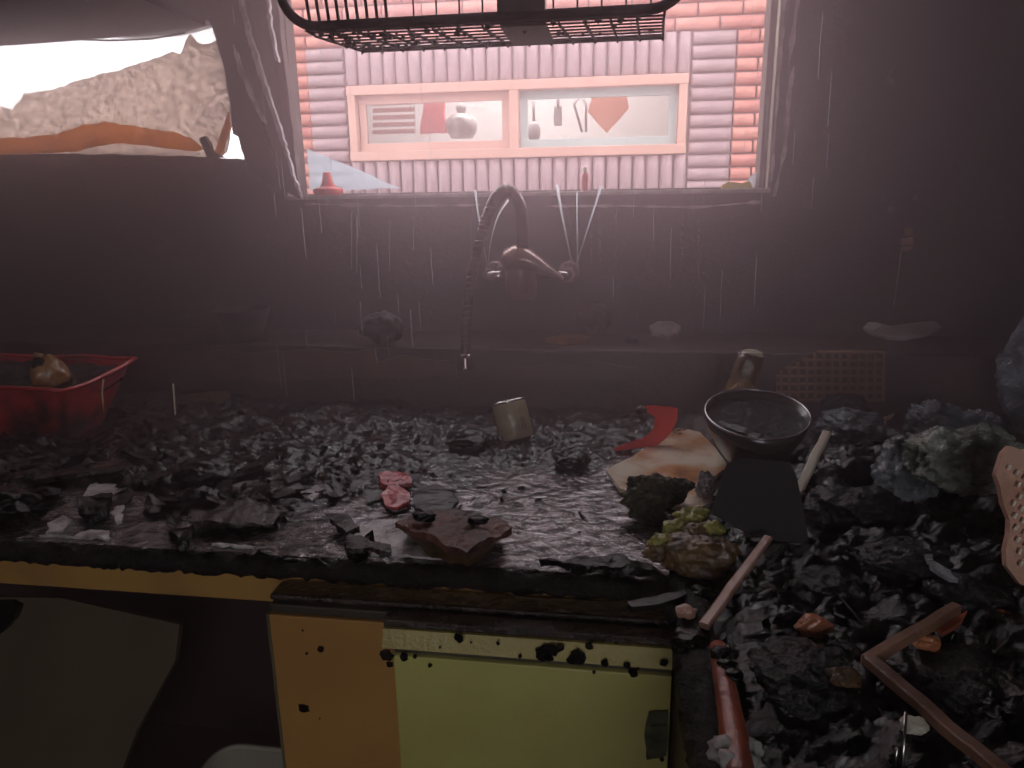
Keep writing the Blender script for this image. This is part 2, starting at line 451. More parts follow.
# ------------------------------------------------------------------ the setting
# openings in the back wall
WX0, WX1 = P(303, 191, Y=YO).x - .010, P(770, 189, Y=YW).x
WZ0, WZ1 = P(535, 193, Y=YW).z - .004, P(535, 193, Y=YW).z + .74
win = [Vector((WX0, YW, WZ0)), Vector((WX1, YW, WZ0)), Vector((WX1, YW, WZ1)), Vector((WX0, YW, WZ1))]
left_px = [(-150, 39), (60, 37), (120, 40), (165, 37), (200, 28), (211, 28), (222, 60), (229, 88), (231, 118), (233, 134), (241, 138), (245, 163),
           (205, 158), (120, 155), (40, 156), (-150, 160)]
side = [(lambda a, b: Vector((a.x, YW, b.z)))(P(x, y, Y=YW), P(x, y, Y=YO if y < 45 else YW)) for x, y in left_px]

def holed_wall(name, outer, holes, thick, m):
    bm = bmesh.new(); es = []
    for loop in [outer]+holes:
        vs = [bm.verts.new(p) for p in loop]
        es += [bm.edges.new((vs[i], vs[(i+1) % len(vs)])) for i in range(len(vs))]
    bmesh.ops.triangle_fill(bm, use_beauty=True, use_dissolve=False, edges=es)
    fs = bm.faces[:]
    r = bmesh.ops.extrude_face_region(bm, geom=fs)
    nv = [g for g in r['geom'] if isinstance(g, bmesh.types.BMVert)]
    bmesh.ops.translate(bm, verts=nv, vec=thick)
    return struct(finish(name, bm, m))
outer = [Vector((XLW, YW, 0)), Vector((XR, YW, 0)), Vector((XR, YW, ZCEIL)), Vector((XLW, YW, ZCEIL))]
wall_back = holed_wall('wall_back', outer, [win, side], Vector((0, YO-YW, 0)), 'soot')
struct(boxo('wall_right', (XR, -2.3, 0), (XR+.12, YO, ZCEIL), 'soot'))
struct(boxo('wall_left', (XLW-.12, -2.3, 0), (XLW, YO, ZCEIL), 'soot'))
struct(boxo('ceiling', (XLW-.12, -2.42, ZCEIL), (XR+.12, YO, ZCEIL+.12), 'soot'))
struct(boxo('floor', (XLW-.12, -2.42, -.1), (XR+.12, YO, 0), 'floor'))
rear = [Vector((XLW-.12, -2.3, 0)), Vector((XR+.12, -2.3, 0)), Vector((XR+.12, -2.3, ZCEIL)), Vector((XLW-.12, -2.3, ZCEIL))]
door = [Vector((-.36, -2.3, 1.02)), Vector((.64, -2.3, 1.02)), Vector((.64, -2.3, 2.0)), Vector((-.36, -2.3, 2.0))]
holed_wall('wall_rear', rear, [door], Vector((0, -.12, 0)), 'paint')
struct(boxo('ground', (-14, -14, -.5), (14, 14, -.35), 'concrete'))

# ledge and upstand along the back wall (set off from the wall, sooty)
bm = bmesh.new(); box(bm, (XLW, YU, ZC-.03), (XR, YW, ZL), .004)
ledge = struct(finish('trim_1', bm, mat('upstand', (.085, .055, .045), (.030, .022, .020), 4, .4, bump=.3, bscale=50, coat=.3, world=True)))
# paler washed panel of the upstand
def washed(name, pts, m, seed): return slab(name, [P(x, y, Y=YU-.003) for x, y in pts], .0035, m, ledge, .02, .006, seed, direction=(0, 1, 0))
washed('washed_strip', [(205, 352), (300, 349), (372, 350), (378, 362), (400, 356), (455, 360), (456, 376), (330, 380), (215, 380)], mat('washed', (.17, .10, .065), (.07, .045, .035), 7, .35, bump=.2, coat=.4), 3)
washed('washed_strip', [(495, 368), (560, 364), (640, 366), (642, 376), (560, 379), (500, 380)], MT['washed'] if 'washed' in MT else bpy.data.materials['washed'], 5)

# window_1: sill and jamb linings, remains of the frame and the broken panes
w1 = bpy.data.objects.new('window_1', None); COL.objects.link(w1); w1['kind'] = 'structure'; w1.location = (0, YW, WZ0)
def wpart(name, a, b, m, bev=.002):
    o = boxo(name, Vector(a)-w1.location, Vector(b)-w1.location, m, w1, bev); return o
wpart('jamb', (WX0-.001, YW-.004, WZ0), (WX0+.006, YO, WZ1), 'cream')
wpart('jamb', (WX1-.006, YW-.004, WZ0), (WX1+.001, YO, WZ1), 'cream')
wpart('sill', (WX0, YW-.006, WZ0-.002), (WX1, YO+.02, WZ0+.006), 'shard')
wpart('frame_side', (WX0+.004, YO-.03, WZ0+.004), (WX0+.016, YO+.01, WZ1), 'brownboard')
wpart('frame_side', (WX1-.018, YO-.04, WZ0+.004), (WX1-.004, YO+.01, WZ1), 'brownboard')
wpart('frame_bottom', (WX0+.017, YO-.002, WZ0+.0062), (WX1-.01, YO+.01, WZ0+.010), 'brownboard')
wpart('frame_top', (WX0+.01, YO-.04, WZ1-.03), (WX1-.01, YO+.01, WZ1-.005), 'brownboard')
def wslab(name, px, Y, th, m, step=None, amp=0, seed=0):
    o = slab(name, [P(x, y, Y=Y)-w1.location for x, y in px], th, m, w1, step, amp, seed, direction=(0, 1, 0)); return o
wslab('glass_shard', [(307, 149), (330, 158), (362, 172), (402, 189), (330, 191), (309, 191)], YO+.004, .004, 'glass_blue', .02, .003, 2)
wslab('glass_shard', [(742, 189), (750, 176), (764, 168), (764, 189)], YO-.012, .004, 'glass_blue', .012, .003, 4)
for k in range(8):          # nail heads in the right jamb
    z = WZ0+.03+k*.085
    bm = bmesh.new(); lathe(bm, [(0, .002), (.004, .0015), (.005, 0), (0, 0)], 8)
    o = finish('nail', bm, 'shard', w1, True, Vector((WX1-.007, YW+.05+.012*(k % 2), z))-w1.location); o.rotation_euler = (0, math.radians(-90), 0)
# plaster broken away around the opening
pl = [[(801, -5), (797, 20), (794, 42), (791, 60), (790, 44), (794, 18), (797, -5)],
      [(795, 66), (794, 80), (791, 100), (789, 130), (786, 150), (782, 170), (776, 196), (773, 197), (779, 172), (784, 148), (785, 120), (788, 96), (791, 72)],
      [(786, 0), (784, 30), (781, 70), (777, 120), (773, 180), (770, 182), (774, 120), (779, 60), (782, 0)],
      [(545, 205), (620, 205), (700, 206), (760, 201), (760, 203), (700, 208), (610, 207), (545, 207)],
      [(305, 203), (400, 205), (480, 204), (480, 206), (400, 207), (305, 205)]]
for k, q in enumerate(pl):
    slab('plaster_edge', [P(x, y, Y=YW-.005) for x, y in q], .006, 'plaster', wall_back, .012, .0022, k, direction=(0, 1, 0))
random.seed(21)
for k in range(26):          # soot washed off in runs below the sill
    x = random.choice([random.uniform(330, 480), random.uniform(540, 770), random.uniform(560, 620)])
    y0 = random.uniform(205, 222); L = random.uniform(10, 62); h = random.uniform(.5, 1.1)
    slab('run_mark', [P(x-h, y0, Y=YW-.0018), P(x+h, y0, Y=YW-.0018), P(x+h*.4, y0+L, Y=YW-.0018), P(x-h*.3, y0+L, Y=YW-.0018)], .003, 'ash', wall_back, direction=(0, 1, 0))

# window_2: half melted side window on the left
w2 = bpy.data.objects.new('window_2', None); COL.objects.link(w2); w2['kind'] = 'structure'; w2.location = (-1.1, YW, 1.3)
def w2slab(name, px, Y, th, m, step=None, amp=0, seed=0):
    return slab(name, [P(x, y, Y=Y)-w2.location for x, y in px], th, m, w2, step, amp, seed, direction=(0, 1, 0))
w2slab('pane', [(-160, 20), (225, 15), (250, 170), (-160, 170)], YO-.02, .004, 'frost')
w2slab('melted_sheet', [(-155, 118), (0, 106), (12, 110), (20, 100), (24, 93), (50, 91), (84, 78), (120, 70), (136, 64), (160, 57), (172, 52), (180, 54), (186, 40), (190, 34),
                       (196, 42), (210, 44), (216, 40), (232, 90), (232, 118), (226, 152), (214, 160), (-155, 164)], YO-.06, .006, 'sheet_burnt', .012, .0025, 8)
w2slab('melted_film', [(-155, 146), (20, 137), (56, 134), (84, 125), (104, 122), (140, 127), (170, 131), (190, 138), (202, 148), (196, 152), (150, 146), (110, 143), (70, 152), (-155, 160)],
       YO-.085, .006, 'amber', .015, .002, 3)
w2slab('melted_film', [(228, 112), (231, 126), (222, 152), (213, 158), (216, 146)], YO-.085, .005, 'amber', .015, .001, 5)
w2slab('burnt_catch', [(199, 138), (204, 136), (208, 142), (211, 151), (222, 157), (208, 160), (203, 148)], YO-.105, .012, 'brownboard', .01, .001, 5)
w2slab('sash_edge', [(-150, 157), (60, 153.5), (130, 155), (205, 157), (245, 160), (245, 166), (-150, 168)], YW-.006, .02, 'brownboard', .015, .002, 6)

# charred boards hanging between the two openings, part of the window surround
def board(px, Y, th, m, seed, nm='surround_board'):
    return slab(nm, [P(x, y, Y=Y) for x, y in px], th, m, wall_back, .03, .003, seed, direction=(0, 1, 0))
board([(196, -6), (240, -6), (250, 40), (262, 78), (276, 120), (290, 165), (301, 199), (272, 185), (250, 170), (241, 150), (232, 112), (224, 66), (213, 30)], YW-.022, .03, mat('burntboard', (.035, .019, .016), (.06, .034, .029), 9, .55, .7), 1)
board([(244, -6), (276, -6), (284, 60), (293, 130), (299, 190), (290, 160), (276, 112), (262, 62)], YW-.010, .02, 'brownboard', 2)
for k, q in enumerate([[(240, -4), (252, 40), (266, 84), (281, 132), (301, 198), (297, 192), (277, 132), (262, 86), (248, 42), (237, -4)],
                       [(232, 44), (243, 70), (254, 98), (266, 124), (262, 122), (249, 96), (238, 70)],
                       [(268, -4), (272, 30), (278, 62), (275, 60), (269, 30), (265, -4)],
                       [(256, 110), (268, 140), (276, 168), (272, 162), (264, 140)]]):
    slab('split_edge', [P(x, y, Y=YW-.030) for x, y in q], .010, 'plaster' if k != 3 else 'ash', wall_back, .006, .0028, 30+k, direction=(0, 1, 0))

# ------------------------------------------------------------------ outside: the neighbouring house
nb = thing('brick_house', 'neighbouring house wall of rounded pink and grey bricks beyond the window', 'building', (-.4, YN, -.35))
nloc = nb.location
def npart(name, a, b, m, parent=nb, bev=0, loc=None):
    return boxo(name, Vector(a)-(loc or nloc), Vector(b)-(loc or nloc), m, parent, bev)
nwx0, nwx1 = P(349, 118, Y=YN).x, P(687, 118, Y=YN).x
nwz0, nwz1 = P(520, 157.5, Y=YN).z, P(520, 80, Y=YN).z
NL, NR, NT = -1.78, 1.75, 3.4
bw = holed_wall('house_wall', [Vector((NL, YN+.03, -.35)), Vector((NR, YN+.03, -.35)), Vector((NR, YN+.03, NT)), Vector((NL, YN+.03, NT))],
                [[Vector((nwx0, YN+.03, nwz0)), Vector((nwx1, YN+.03, nwz0)), Vector((nwx1, YN+.03, nwz1)), Vector((nwx0, YN+.03, nwz1))]], Vector((0, .15, 0)), 'mortar')
del bw['kind']; bw.parent = nb; bw.location = -nloc
def brick_mesh(name, L, H, dep=.032):
    bm = bmesh.new(); prof = []
    for k in range(9):
        a = math.pi*k/8
        prof.append((-math.sin(a)**.8*dep, -math.cos(a)*H/2))
    n = len(prof); R = []
    for x, s in ((-L/2, .82), (-L/2+.006, 1), (L/2-.006, 1), (L/2, .82)):
        R.append([bm.verts.new((x, p[0]*s, p[1]*(1 if s == 1 else .93))) for p in prof])
    for a, b in zip(R, R[1:]):
        for j in range(n-1): bm.faces.new((a[j], a[j+1], b[j+1], b[j]))
    bm.faces.new(R[0]); bm.faces.new(R[-1][::-1])
    bmesh.ops.recalc_face_normals(bm, faces=bm.faces)
    for f in bm.faces: f.smooth = len(f.verts) == 4
    me = bpy.data.meshes.new(name); bm.to_mesh(me); bm.free(); return me
CH = (nwz1-nwz0 + 2*.185)/12.0           # course height from the grey side stacks
BL = .200
me_long = {m: brick_mesh('brick', BL-.008, CH-.006) for m in ('brick_red', 'brick_red2', 'brick_grey')}
me_half = {m: brick_mesh('brick', BL/2-.008, CH-.006) for m in ('brick_red', 'brick_red2')}
SW = (nwx1-nwx0+.02)/26.0
me_sold = brick_mesh('brick', .180, SW-.006)
for d_ in (me_long, me_half):
    for k, me in d_.items(): me.materials.append(MT[k])
me_sold.materials.append(MT['brick_grey'])
zb = nwz0-.185; zt = nwz1+.185
bricks = []
def put(me, x, z, rot=0):
    o = bpy.data.objects.new('brick', me); COL.objects.link(o); o.parent = nb
    o.location = Vector((x, YN+.03-random.uniform(0, .004), z))-nloc
    if rot: o.rotation_euler = (0, math.radians(90), 0)
    bricks.append(o)
random.seed(5)
for k in range(26):
    for z in ((nwz1+zt)/2, (nwz0+zb)/2): put(me_sold, nwx0-.01+SW*(k+.5), z, 1)
for k in range(12):
    z = zb+CH*(k+.5)
    put(me_long['brick_grey'], nwx0-.01-BL/2, z); put(me_long['brick_grey'], nwx1+.01+BL/2, z)
xl, xr = nwx0-.01-BL, nwx1+.01+BL
for k in range(-3, 20):
    z = zb+CH*(k+.5)
    spans = [(NL+.02, xl), (xr, xr+.62)] if 0 <= k < 12 else [(NL+.02, xr+.62)]
    for a, b in spans:
        x = a; first = True
        while x < b-.03:
            L = BL if not (first and k % 2) else BL/2
            if x+L > b+.001: L = BL/2 if b-x < BL*.8 else BL
            first = False
            mm = random.choice(('brick_red', 'brick_red2', 'brick_red2'))
            if x+L <= b+.02: put(me_long[mm] if L == BL else me_half[mm], x+L/2, z)
            elif b-x > .06: put(me_half[mm], x+BL/4, z)
            x += L
# neighbour's window
nw = bpy.data.objects.new('house_window', None); COL.objects.link(nw); nw.parent = nb; nw.location = (0, 0, 0)
def nwp(name, px, y0, y1, m, bev=.004):
    a = P(px[0], px[3], Y=YN); b = P(px[2], px[1], Y=YN)
    return npart(name, (a.x, y0, a.z), (b.x, y1, b.z), m, nw, bev)
def rz(x, z): return x, z
fw = .045
xm = P(514, 118, Y=YN).x
for nm, a, b in (('frame_rail', (nwx0, nwz1-fw), (nwx1, nwz1)), ('frame_rail', (nwx0, nwz0), (nwx1, nwz0+fw)),
                 ('frame_stile', (nwx0, nwz0), (nwx0+fw, nwz1)), ('frame_stile', (nwx1-fw, nwz0), (nwx1, nwz1)), ('frame_stile', (xm-.025, nwz0), (xm+.025, nwz1))):
    st_ = .003 if nm == 'frame_stile' else 0
    npart(nm, (a[0]+st_, YN-.02+st_, a[1]+st_), (b[0]-st_, YN+.08-st_, b[1]-st_), 'pink_frame', nw, .004)
def sash(x0, x1, m, y):
    z0, z1 = nwz0+fw, nwz1-fw; s = .04
    for k, (a, b) in enumerate((((x0, z1-s), (x1, z1)), ((x0, z0), (x1, z0+s)), ((x0, z0), (x0+s, z1)), ((x1-s, z0), (x1, z1)))):
        st_ = .002 if k > 1 else 0
        npart('sash_bar', (a[0]+st_, y+st_, a[1]+st_), (b[0]-st_, y+.025-st_, b[1]-st_), m, nw, .002)
    npart('pane', (x0+s-.002, y+.012, z0+s-.002), (x1-s+.002, y+.016, z1-s+.002), 'glass', nw)
sash(nwx0+fw, xm-.025, 'pink_frame', YN+.02)
sash(xm+.025, nwx1-fw, 'teal_frame', YN+.035)
# the room behind it
for nm, a, b in (('room_wall', (nwx0-.3, YN+.75, nwz0-.5), (nwx1+.3, YN+.79, nwz1+.5)), ('room_ceiling', (nwx0-.3, YN+.18, nwz1+.46), (nwx1+.3, YN+.79, nwz1+.5)),
                 ('room_floor', (nwx0-.3, YN+.18, nwz0-.5), (nwx1+.3, YN+.79, nwz0-.46)), ('room_side', (nwx0-.34, YN+.18, nwz0-.5), (nwx0-.3, YN+.79, nwz1+.5)),
                 ('room_side', (nwx1+.3, YN+.18, nwz0-.5), (nwx1+.34, YN+.79, nwz1+.5))):
    npart(nm, a, b, 'white_wall')
ld = bpy.data.lights.new('kitchen_lamp', 'AREA'); ld.shape = 'RECTANGLE'; ld.size = 1.2; ld.size_y = .14; ld.energy = 17
lo = bpy.data.objects.new('kitchen_lamp', ld); COL.objects.link(lo); lo.location = ((nwx0+nwx1)/2, YN+.27, nwz1+.44); lo.parent = None
# things hanging in it
YI = YN+.36
def ipx(x, y): return P(x, y, Y=YI)
q = [ipx(x, y) for x, y in ((607, 92), (626, 94), (629, 108), (607, 133), (588, 112), (592, 98))]
ph = slab('pot_holder', q, .02, 'cloth_orange', None, .03, .003, 4, direction=(0, 1, 0))
tag(recentre(ph), 'orange diamond shaped pot holder hanging inside the brick house window', 'pot holder')
q = [ipx(x, y) for x, y in ((424, 101), (443, 99), (446, 132), (420, 134))]
tag(recentre(slab('cloth_bag', q, .03, 'cloth_red', None, .03, .006, 5, direction=(0, 1, 0))), 'red cloth hanging behind left pane of the brick house window', 'cloth')
def hang(name, px, head, label):
    t = thing(name, label, 'utensil', ipx(px[1][0], px[1][1]))
    bm = bmesh.new(); tube(bm, [ipx(*px[0])-t.location, ipx(*px[1])-t.location], .008, 8); finish('handle', bm, 'utensil', t, True)
    if head == 'bowl':
        bm = bmesh.new(); bmesh.ops.create_uvsphere(bm, u_segments=16, v_segments=10, radius=1)
        for v in bm.verts: v.co = Vector((v.co.x*.035, v.co.y*.02, v.co.z*.055-.04))
        finish('head', bm, 'utensil', t, True)
    else:
        bm = bmesh.new(); box(bm, (-.022, -.005, -.09), (.022, .005, .01), .006); finish('head', bm, 'utensil', t)
refl = thing('pane_reflection', 'pinkish bands modelling bricks mirrored in the left pane of the brick house window', 'reflection', ipx(400, 140))  # bricks mirrored in the pane, modelled as solid pink bands
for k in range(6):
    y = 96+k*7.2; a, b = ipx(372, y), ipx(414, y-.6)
    npart('mirrored_course', (a.x, YI+.01, a.z-.012), (b.x, YI+.016, a.z+.012), mat('reflection', (.60, .30, .25), None, rough=.6) if k == 0 else bpy.data.materials['reflection'], refl, .003, refl.location)
npart('band_end', (ipx(413, 95).x, YI+.006, ipx(413, 138).z), (ipx(413.8, 95).x, YI+.0098, ipx(413, 92).z), 'white_plastic', refl, 0, refl.location)  # added strip closing off the mirrored bands
hang('ladle', ((533, 94), (534, 124)), 'bowl', 'grey ladle hanging inside the brick house window')
hang('spatula', ((558, 94), (558, 108)), 'flat', 'short grey spatula hanging inside the brick house window between ladle and tongs')
t = thing('tongs', 'grey tongs hanging inside the brick house window beside orange pot holder', 'utensil', ipx(582, 130))
for x in (574, 586):
    bm = bmesh.new(); tube(bm, [ipx(581, 95)-t.location, ipx(x, 104)-t.location, ipx(582 if x == 574 else 586, 132)-t.location], .007, 8); finish('arm', bm, 'utensil', t, True)
bt = thing('round_pot', 'round grey pot standing behind left pane of the brick house window', 'pot', ipx(462, 138))
bm = bmesh.new(); lathe(bm, [(0, 0), (.06, 0), (.085, .04), (.085, .09), (.06, .12), (0, .13)], 24); finish('body', bm, 'shard', bt, True)
bm = bmesh.new(); lathe(bm, [(0, .13), (.02, .13), (.03, .15), (.025, .17), (0, .18)], 16); finish('knob', bm, 'shard', bt, True)

# things on the outer sill
SZ = WZ0+.006
t = thing('red_funnel', 'red plastic cone with round brim on the window sill by glass shard', 'funnel', (P(328, 188, Y=YO-.036).x, YO-.036, SZ))
bm = bmesh.new(); lathe(bm, [(0, 0), (.026, 0), (.031, .006), (.0325, .012), (.028, .015), (.018, .018), (0, .019)], 24); finish('brim', bm, 'redhot', t, True)
bm = bmesh.new(); lathe(bm, [(.017, .017), (.012, .026), (.009, .042), (.007, .047), (0, .048)], 20); finish('cone', bm, 'redhot', t, True)
t = thing('small_bottle', 'small red bottle with white cap on the window sill', 'bottle', (P(585, 188, Y=YO-.02).x, YO-.02, SZ))
bm = bmesh.new(); lathe(bm, [(0, 0), (.008, 0), (.009, .004), (.009, .03), (.005, .037), (0, .037)], 16); finish('body', bm, 'pinkred', t, True)
bm = bmesh.new(); lathe(bm, [(.0055, .036), (.0055, .046), (0, .047)], 14); finish('cap', bm, 'white_plastic', t, True)
tag(recentre(slab('yellow_scrap', [Vector((q_.x, q_.y, max(q_.z, SZ))) for q_ in (P(x, y, Y=YO-.03) for x, y in ((722, 185), (728, 182), (742, 183), (750, 181), (754, 189), (722, 190)))], .012, mat('yellow', (.75, .62, .14), (.5, .36, .1), 20, .4), None, .008, .001, 3, direction=(0, 1, 0))),
    'yellow plastic scrap on the window sill near right jamb', 'scrap')

# ------------------------------------------------------------------ dish rack hanging in front of the window
YR = 1.02
zr = P(500, 17, Y=YR).z
rk = thing('dish_rack', 'sooty wire dish rack hanging in front of the window', 'dish rack', (-.1, YR, zr))
def rl(p): return Vector(p)-rk.location
xa, xb = P(281, 8, Y=YR).x, P(690, 5, Y=YR).x
bm = bmesh.new()
pts = [(xa, YR, zr+.26)]
for k in range(9):
    a = math.radians(180+90*k/8); pts.append((xa+.05+.05*math.cos(a), YR, zr+.05+.05*math.sin(a)))
for k in range(9):
    a = math.radians(270+90*k/8); pts.append((xb-.05+.05*math.cos(a), YR, zr+.05+.05*math.sin(a)))
pts.append((xb, YR, zr+.26))
tube(bm, [rl(p) for p in pts], .0066, 10); finish('front_rim', bm, 'iron', rk, True)
YB = P(500, 42, Z=zr).y
bx0, bx1 = P(354, 44, Z=zr).x, P(662, 38, Z=zr).x
fx0, fx1 = xa+.03, xb-.03
def rib(pts, r, nm='wire'):
    bm = bmesh.new(); tube(bm, [rl(p) for p in pts], r, 6); finish(nm, bm, 'iron', rk, True)
NXW = 14
for k in range(NXW+1):                      # cross wires from front to back
    u = k/NXW
    rib([(fx0+(fx1-fx0)*u, YR, zr+.004), (fx0+(fx1-fx0)*u, YR+.04, zr-.004), (bx0+(bx1-bx0)*u, YB, zr-.004), (bx0+(bx1-bx0)*u, YB+.002, zr-.008)], .0019)
for k in range(8):                          # long wires
    v = (k+.9)/7.9; y = YR+(YB-YR)*v
    a = fx0+(bx0-fx0)*v; b = fx1+(bx1-fx1)*v
    rib([(a, y, zr-.004), (b, y, zr-.004)], .0013 if k < 7 else .0028, 'wire' if k < 7 else 'back_rail')
for k in range(9): rib([(xa+.040+k*.0135, YR, zr+.004), (xa+.030+k*.0135-.012+.004*k/3, YR-.002, zr+.22)], .0024, 'plate_wire')
for k in range(13): 
    x = xa+.185+k*.031
    if x < xb-.02: rib([(x, YR, zr+.004), (x, YR, zr+.22)], .0013, 'front_wire')
rib([(xa, YR, zr+.22), (xb, YR, zr+.22)], .005, 'top_rail')
rib([(bx0, YB, zr+.22), (bx1, YB, zr+.22)], .005, 'top_rail')
for x0_, x1_ in ((xa, bx0), (xb, bx1)): rib([(x0_, YR, zr+.22), (x1_, YB, zr+.22), (x1_, YW, zr+.24)], .005, 'side_arm')
pa, pb = P(497, 12, Y=YR-.012), P(545, 12, Y=YR-.012)
boxo('clip_plate', rl((pa.x, YR-.014, zr+.002)), rl((pb.x, YR-.009, zr+.09)), 'brownboard', rk, .002)
boxo('drip_plate', rl((P(505, 30, Z=zr).x, YR+.03, zr-.006)), rl((P(550, 30, Z=zr).x, YB, zr-.001)), 'iron', rk, .001)
bm = bmesh.new(); random.seed(3)
for k in range(120):
    u = random.random()**2.0; v = random.random()
    x = (fx0+(bx0-fx0)*v)*(1-u)+(fx1+(bx1-fx1)*v)*u; y = YR+(YB-YR)*v
    s = random.uniform(.0015, .004)
    r = bmesh.ops.create_icosphere(bm, subdivisions=1, radius=s)
    for q in r['verts']: q.co = Vector((q.co.x*1.5, q.co.y, q.co.z*random.uniform(.7, 1.4)))+rl((x, y, zr-.004))
o = finish('soot_clumps', bm, 'iron', rk); o['kind'] = 'stuff'

# upper cabinet on the left, burnt underside
UZ = P(100, 38, Y=YW).z
uc = thing('wall_cabinet', 'charred wall cabinet with sagging base above the melted window', 'cabinet', (-1.35, 1.25, UZ))
def ul(p): return Vector(p)-uc.location
ux1 = P(206, 28, Y=YW).x
bm = bmesh.new(); n = 16; V = []
for i in range(n+1):
    u = i/n; x = XLW+.01+(ux1-XLW-.01)*u
    z = UZ-.004+.016*max(0, (u-.72)/.28)**2+.002*math.sin(u*9)
    V.append([bm.verts.new(ul((x, y, z+dz))) for y, dz in ((1.12, 0), (YW-.001, 0), (YW-.001, .018), (1.12, .018))])
for a, b in zip(V, V[1:]):
    for j in range(4): bm.faces.new((a[j], a[(j+1) % 4], b[(j+1) % 4], b[j]))
bm.faces.new(V[0]); bm.faces.new(V[-1][::-1])
finish('base_panel', bm, mat('deadsoot', (.012, .009, .009), None, rough=.9, spec=.08), uc)
boxo('side_panel', ul((ux1-.016, 1.12, UZ+.02)), ul((ux1, YW-.001, UZ+.6)), 'matte_black', uc, .002)
boxo('side_panel', ul((XLW+.01, 1.12, UZ+.02)), ul((XLW+.026, YW-.001, UZ+.6)), 'matte_black', uc, .002)
boxo('top_panel', ul((XLW+.01, 1.12, UZ+.585)), ul((ux1, YW-.001, UZ+.6)), 'matte_black', uc, .002)
for k in range(2):
    a = XLW+.012+k*(ux1-XLW)/2
    boxo('door', ul((a, 1.10, UZ+.02)), ul((a+(ux1-XLW)/2-.006, 1.118, UZ+.6)), 'matte_black', uc, .003)
bm = bmesh.new(); tube(bm, [ul(P(x, y, Y=YW-.012)) for x, y in ((-30, 37), (60, 39), (110, 40.5), (150, 39), (185, 33))], .0016, 6); finish('edge_strip', bm, 'ash', uc, True)

# ------------------------------------------------------------------ worktop and base cabinets
wt = thing('worktop', 'flooded steel sink worktop with charred front edge', 'worktop', (-.6, YF, ZC-.035))
def wl(p): return Vector(p)-wt.location
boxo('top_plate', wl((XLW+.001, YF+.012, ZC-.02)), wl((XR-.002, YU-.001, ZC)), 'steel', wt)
boxo('side_plate', wl((XI, -.3, ZC-.02)), wl((XR-.002, YF+.0118, ZC)), 'char', wt)
# charred nosing: a lumpy strip
bm = bmesh.new(); n = 420; V = []
for i in range(n+1):
    x = XLW+.002+(XI-.004-XLW)*i/n; ring = []
    for j in range(10):
        a = 2*math.pi*j/10
        p = Vector((x, YF+.010+.012*math.cos(a), ZC-.010+.0125*math.sin(a)))
        d = .009*(1-abs(noise.noise(Vector((x*48, math.cos(a)*2.2, math.sin(a)*2.2))))-.7)+.002*noise.noise(Vector((x*160, j*1.3, 4)))
        ring.append(bm.verts.new(wl(p+Vector((0, math.cos(a)*d-abs(d)*.3, math.sin(a)*d)))))
    V.append(ring)
for a, b in zip(V, V[1:]):
    for j in range(10): bm.faces.new((a[j], a[(j+1) % 10], b[(j+1) % 10], b[j]))
bm.faces.new(V[0][::-1]); bm.faces.new(V[-1])
finish('charred_edge', bm, 'charedge', wt, True)
# crusted edge of the right-hand leg
bm = bmesh.new(); n = 170; V = []
for i in range(n+1):
    y = -.3+(YF+.02+.3)*i/n; ring = []
    for j in range(18):
        a = 2*math.pi*j/18
        d = .012*(1-abs(noise.noise(Vector((y*75, math.cos(a)*2, math.sin(a)*2))))-.65)+.003*noise.noise(Vector((y*200, math.cos(a)*5, math.sin(a)*5)))
        cx_ = XI+.013+(.022+d)*math.cos(a); cz_ = ZC-.006+(.018+d)*math.sin(a)
        if cx_ > XI-.004: cz_ = max(cz_, ZC-.0198)          # the crust lies on the plate, not in the carcass below
        ring.append(bm.verts.new(wl((cx_, y, cz_))))
    V.append(ring)
for a, b in zip(V, V[1:]):
    for j in range(18): bm.faces.new((a[j], a[(j+1) % 18], b[(j+1) % 18], b[j]))
bm.faces.new(V[0][::-1]); bm.faces.new(V[-1])
finish('charred_edge', bm, 'charedge', wt, True)

# sink cabinet under the worktop
YA = YF+.030                                   # apron face
bc = thing('sink_cabinet', 'burnt yellow sink cabinet standing open under the worktop', 'cabinet', (-.75, YA, 0))
def bl(p): return Vector(p)-bc.location
zA0, zA1 = P(300, 604, Y=YA).z, ZC-.0202
boxo('apron_rail', bl((XLW+.005, YA, zA0)), bl((XI-.002, YA+.018, zA1-.001)), 'apron', bc, .002)
boxo('lower_rail', bl((XLW+.005, YA+.03, zA0-.016)), bl((XI-.05, YA+.046, zA0+.01)), 'brownboard', bc, .002)
boxo('back_panel', bl((XLW+.02, YU-.04, .1)), bl((XI, YU-.025, ZC-.0203)), 'darkwood', bc)
boxo('bottom_panel', bl((XLW+.02, YA+.02, .09)), bl((XI, YU-.025, .108)), 'darkwood', bc)
boxo('side_panel', bl((XLW+.004, YA+.02, .1)), bl((XLW+.022, YU-.025, ZC-.0203)), 'darkwood', bc)
boxo('side_panel', bl((XI-.02, YA+.02, .1)), bl((XI-.002, YU-.025, ZC-.0203)), 'darkwood', bc)
xd = P(270, 640, Y=YA).x
boxo('divider', bl((xd+.02, YA+.02, .1)), bl((xd+.038, YU-.026, ZC-.0203)), 'darkwood', bc)
slab('burnt_hinge', [bl(P(x, y, Y=YA-.004)) for x, y in ((-20, 604), (8, 605), (18, 610), (12, 622), (4, 632), (-20, 645))], .012, 'char', bc, .01, .002, 3, direction=(0, 1, 0))
boxo('kickboard', bl((XLW+.02, YA+.05, 0)), bl((XI, YA+.066, .09)), 'darkwood', bc)
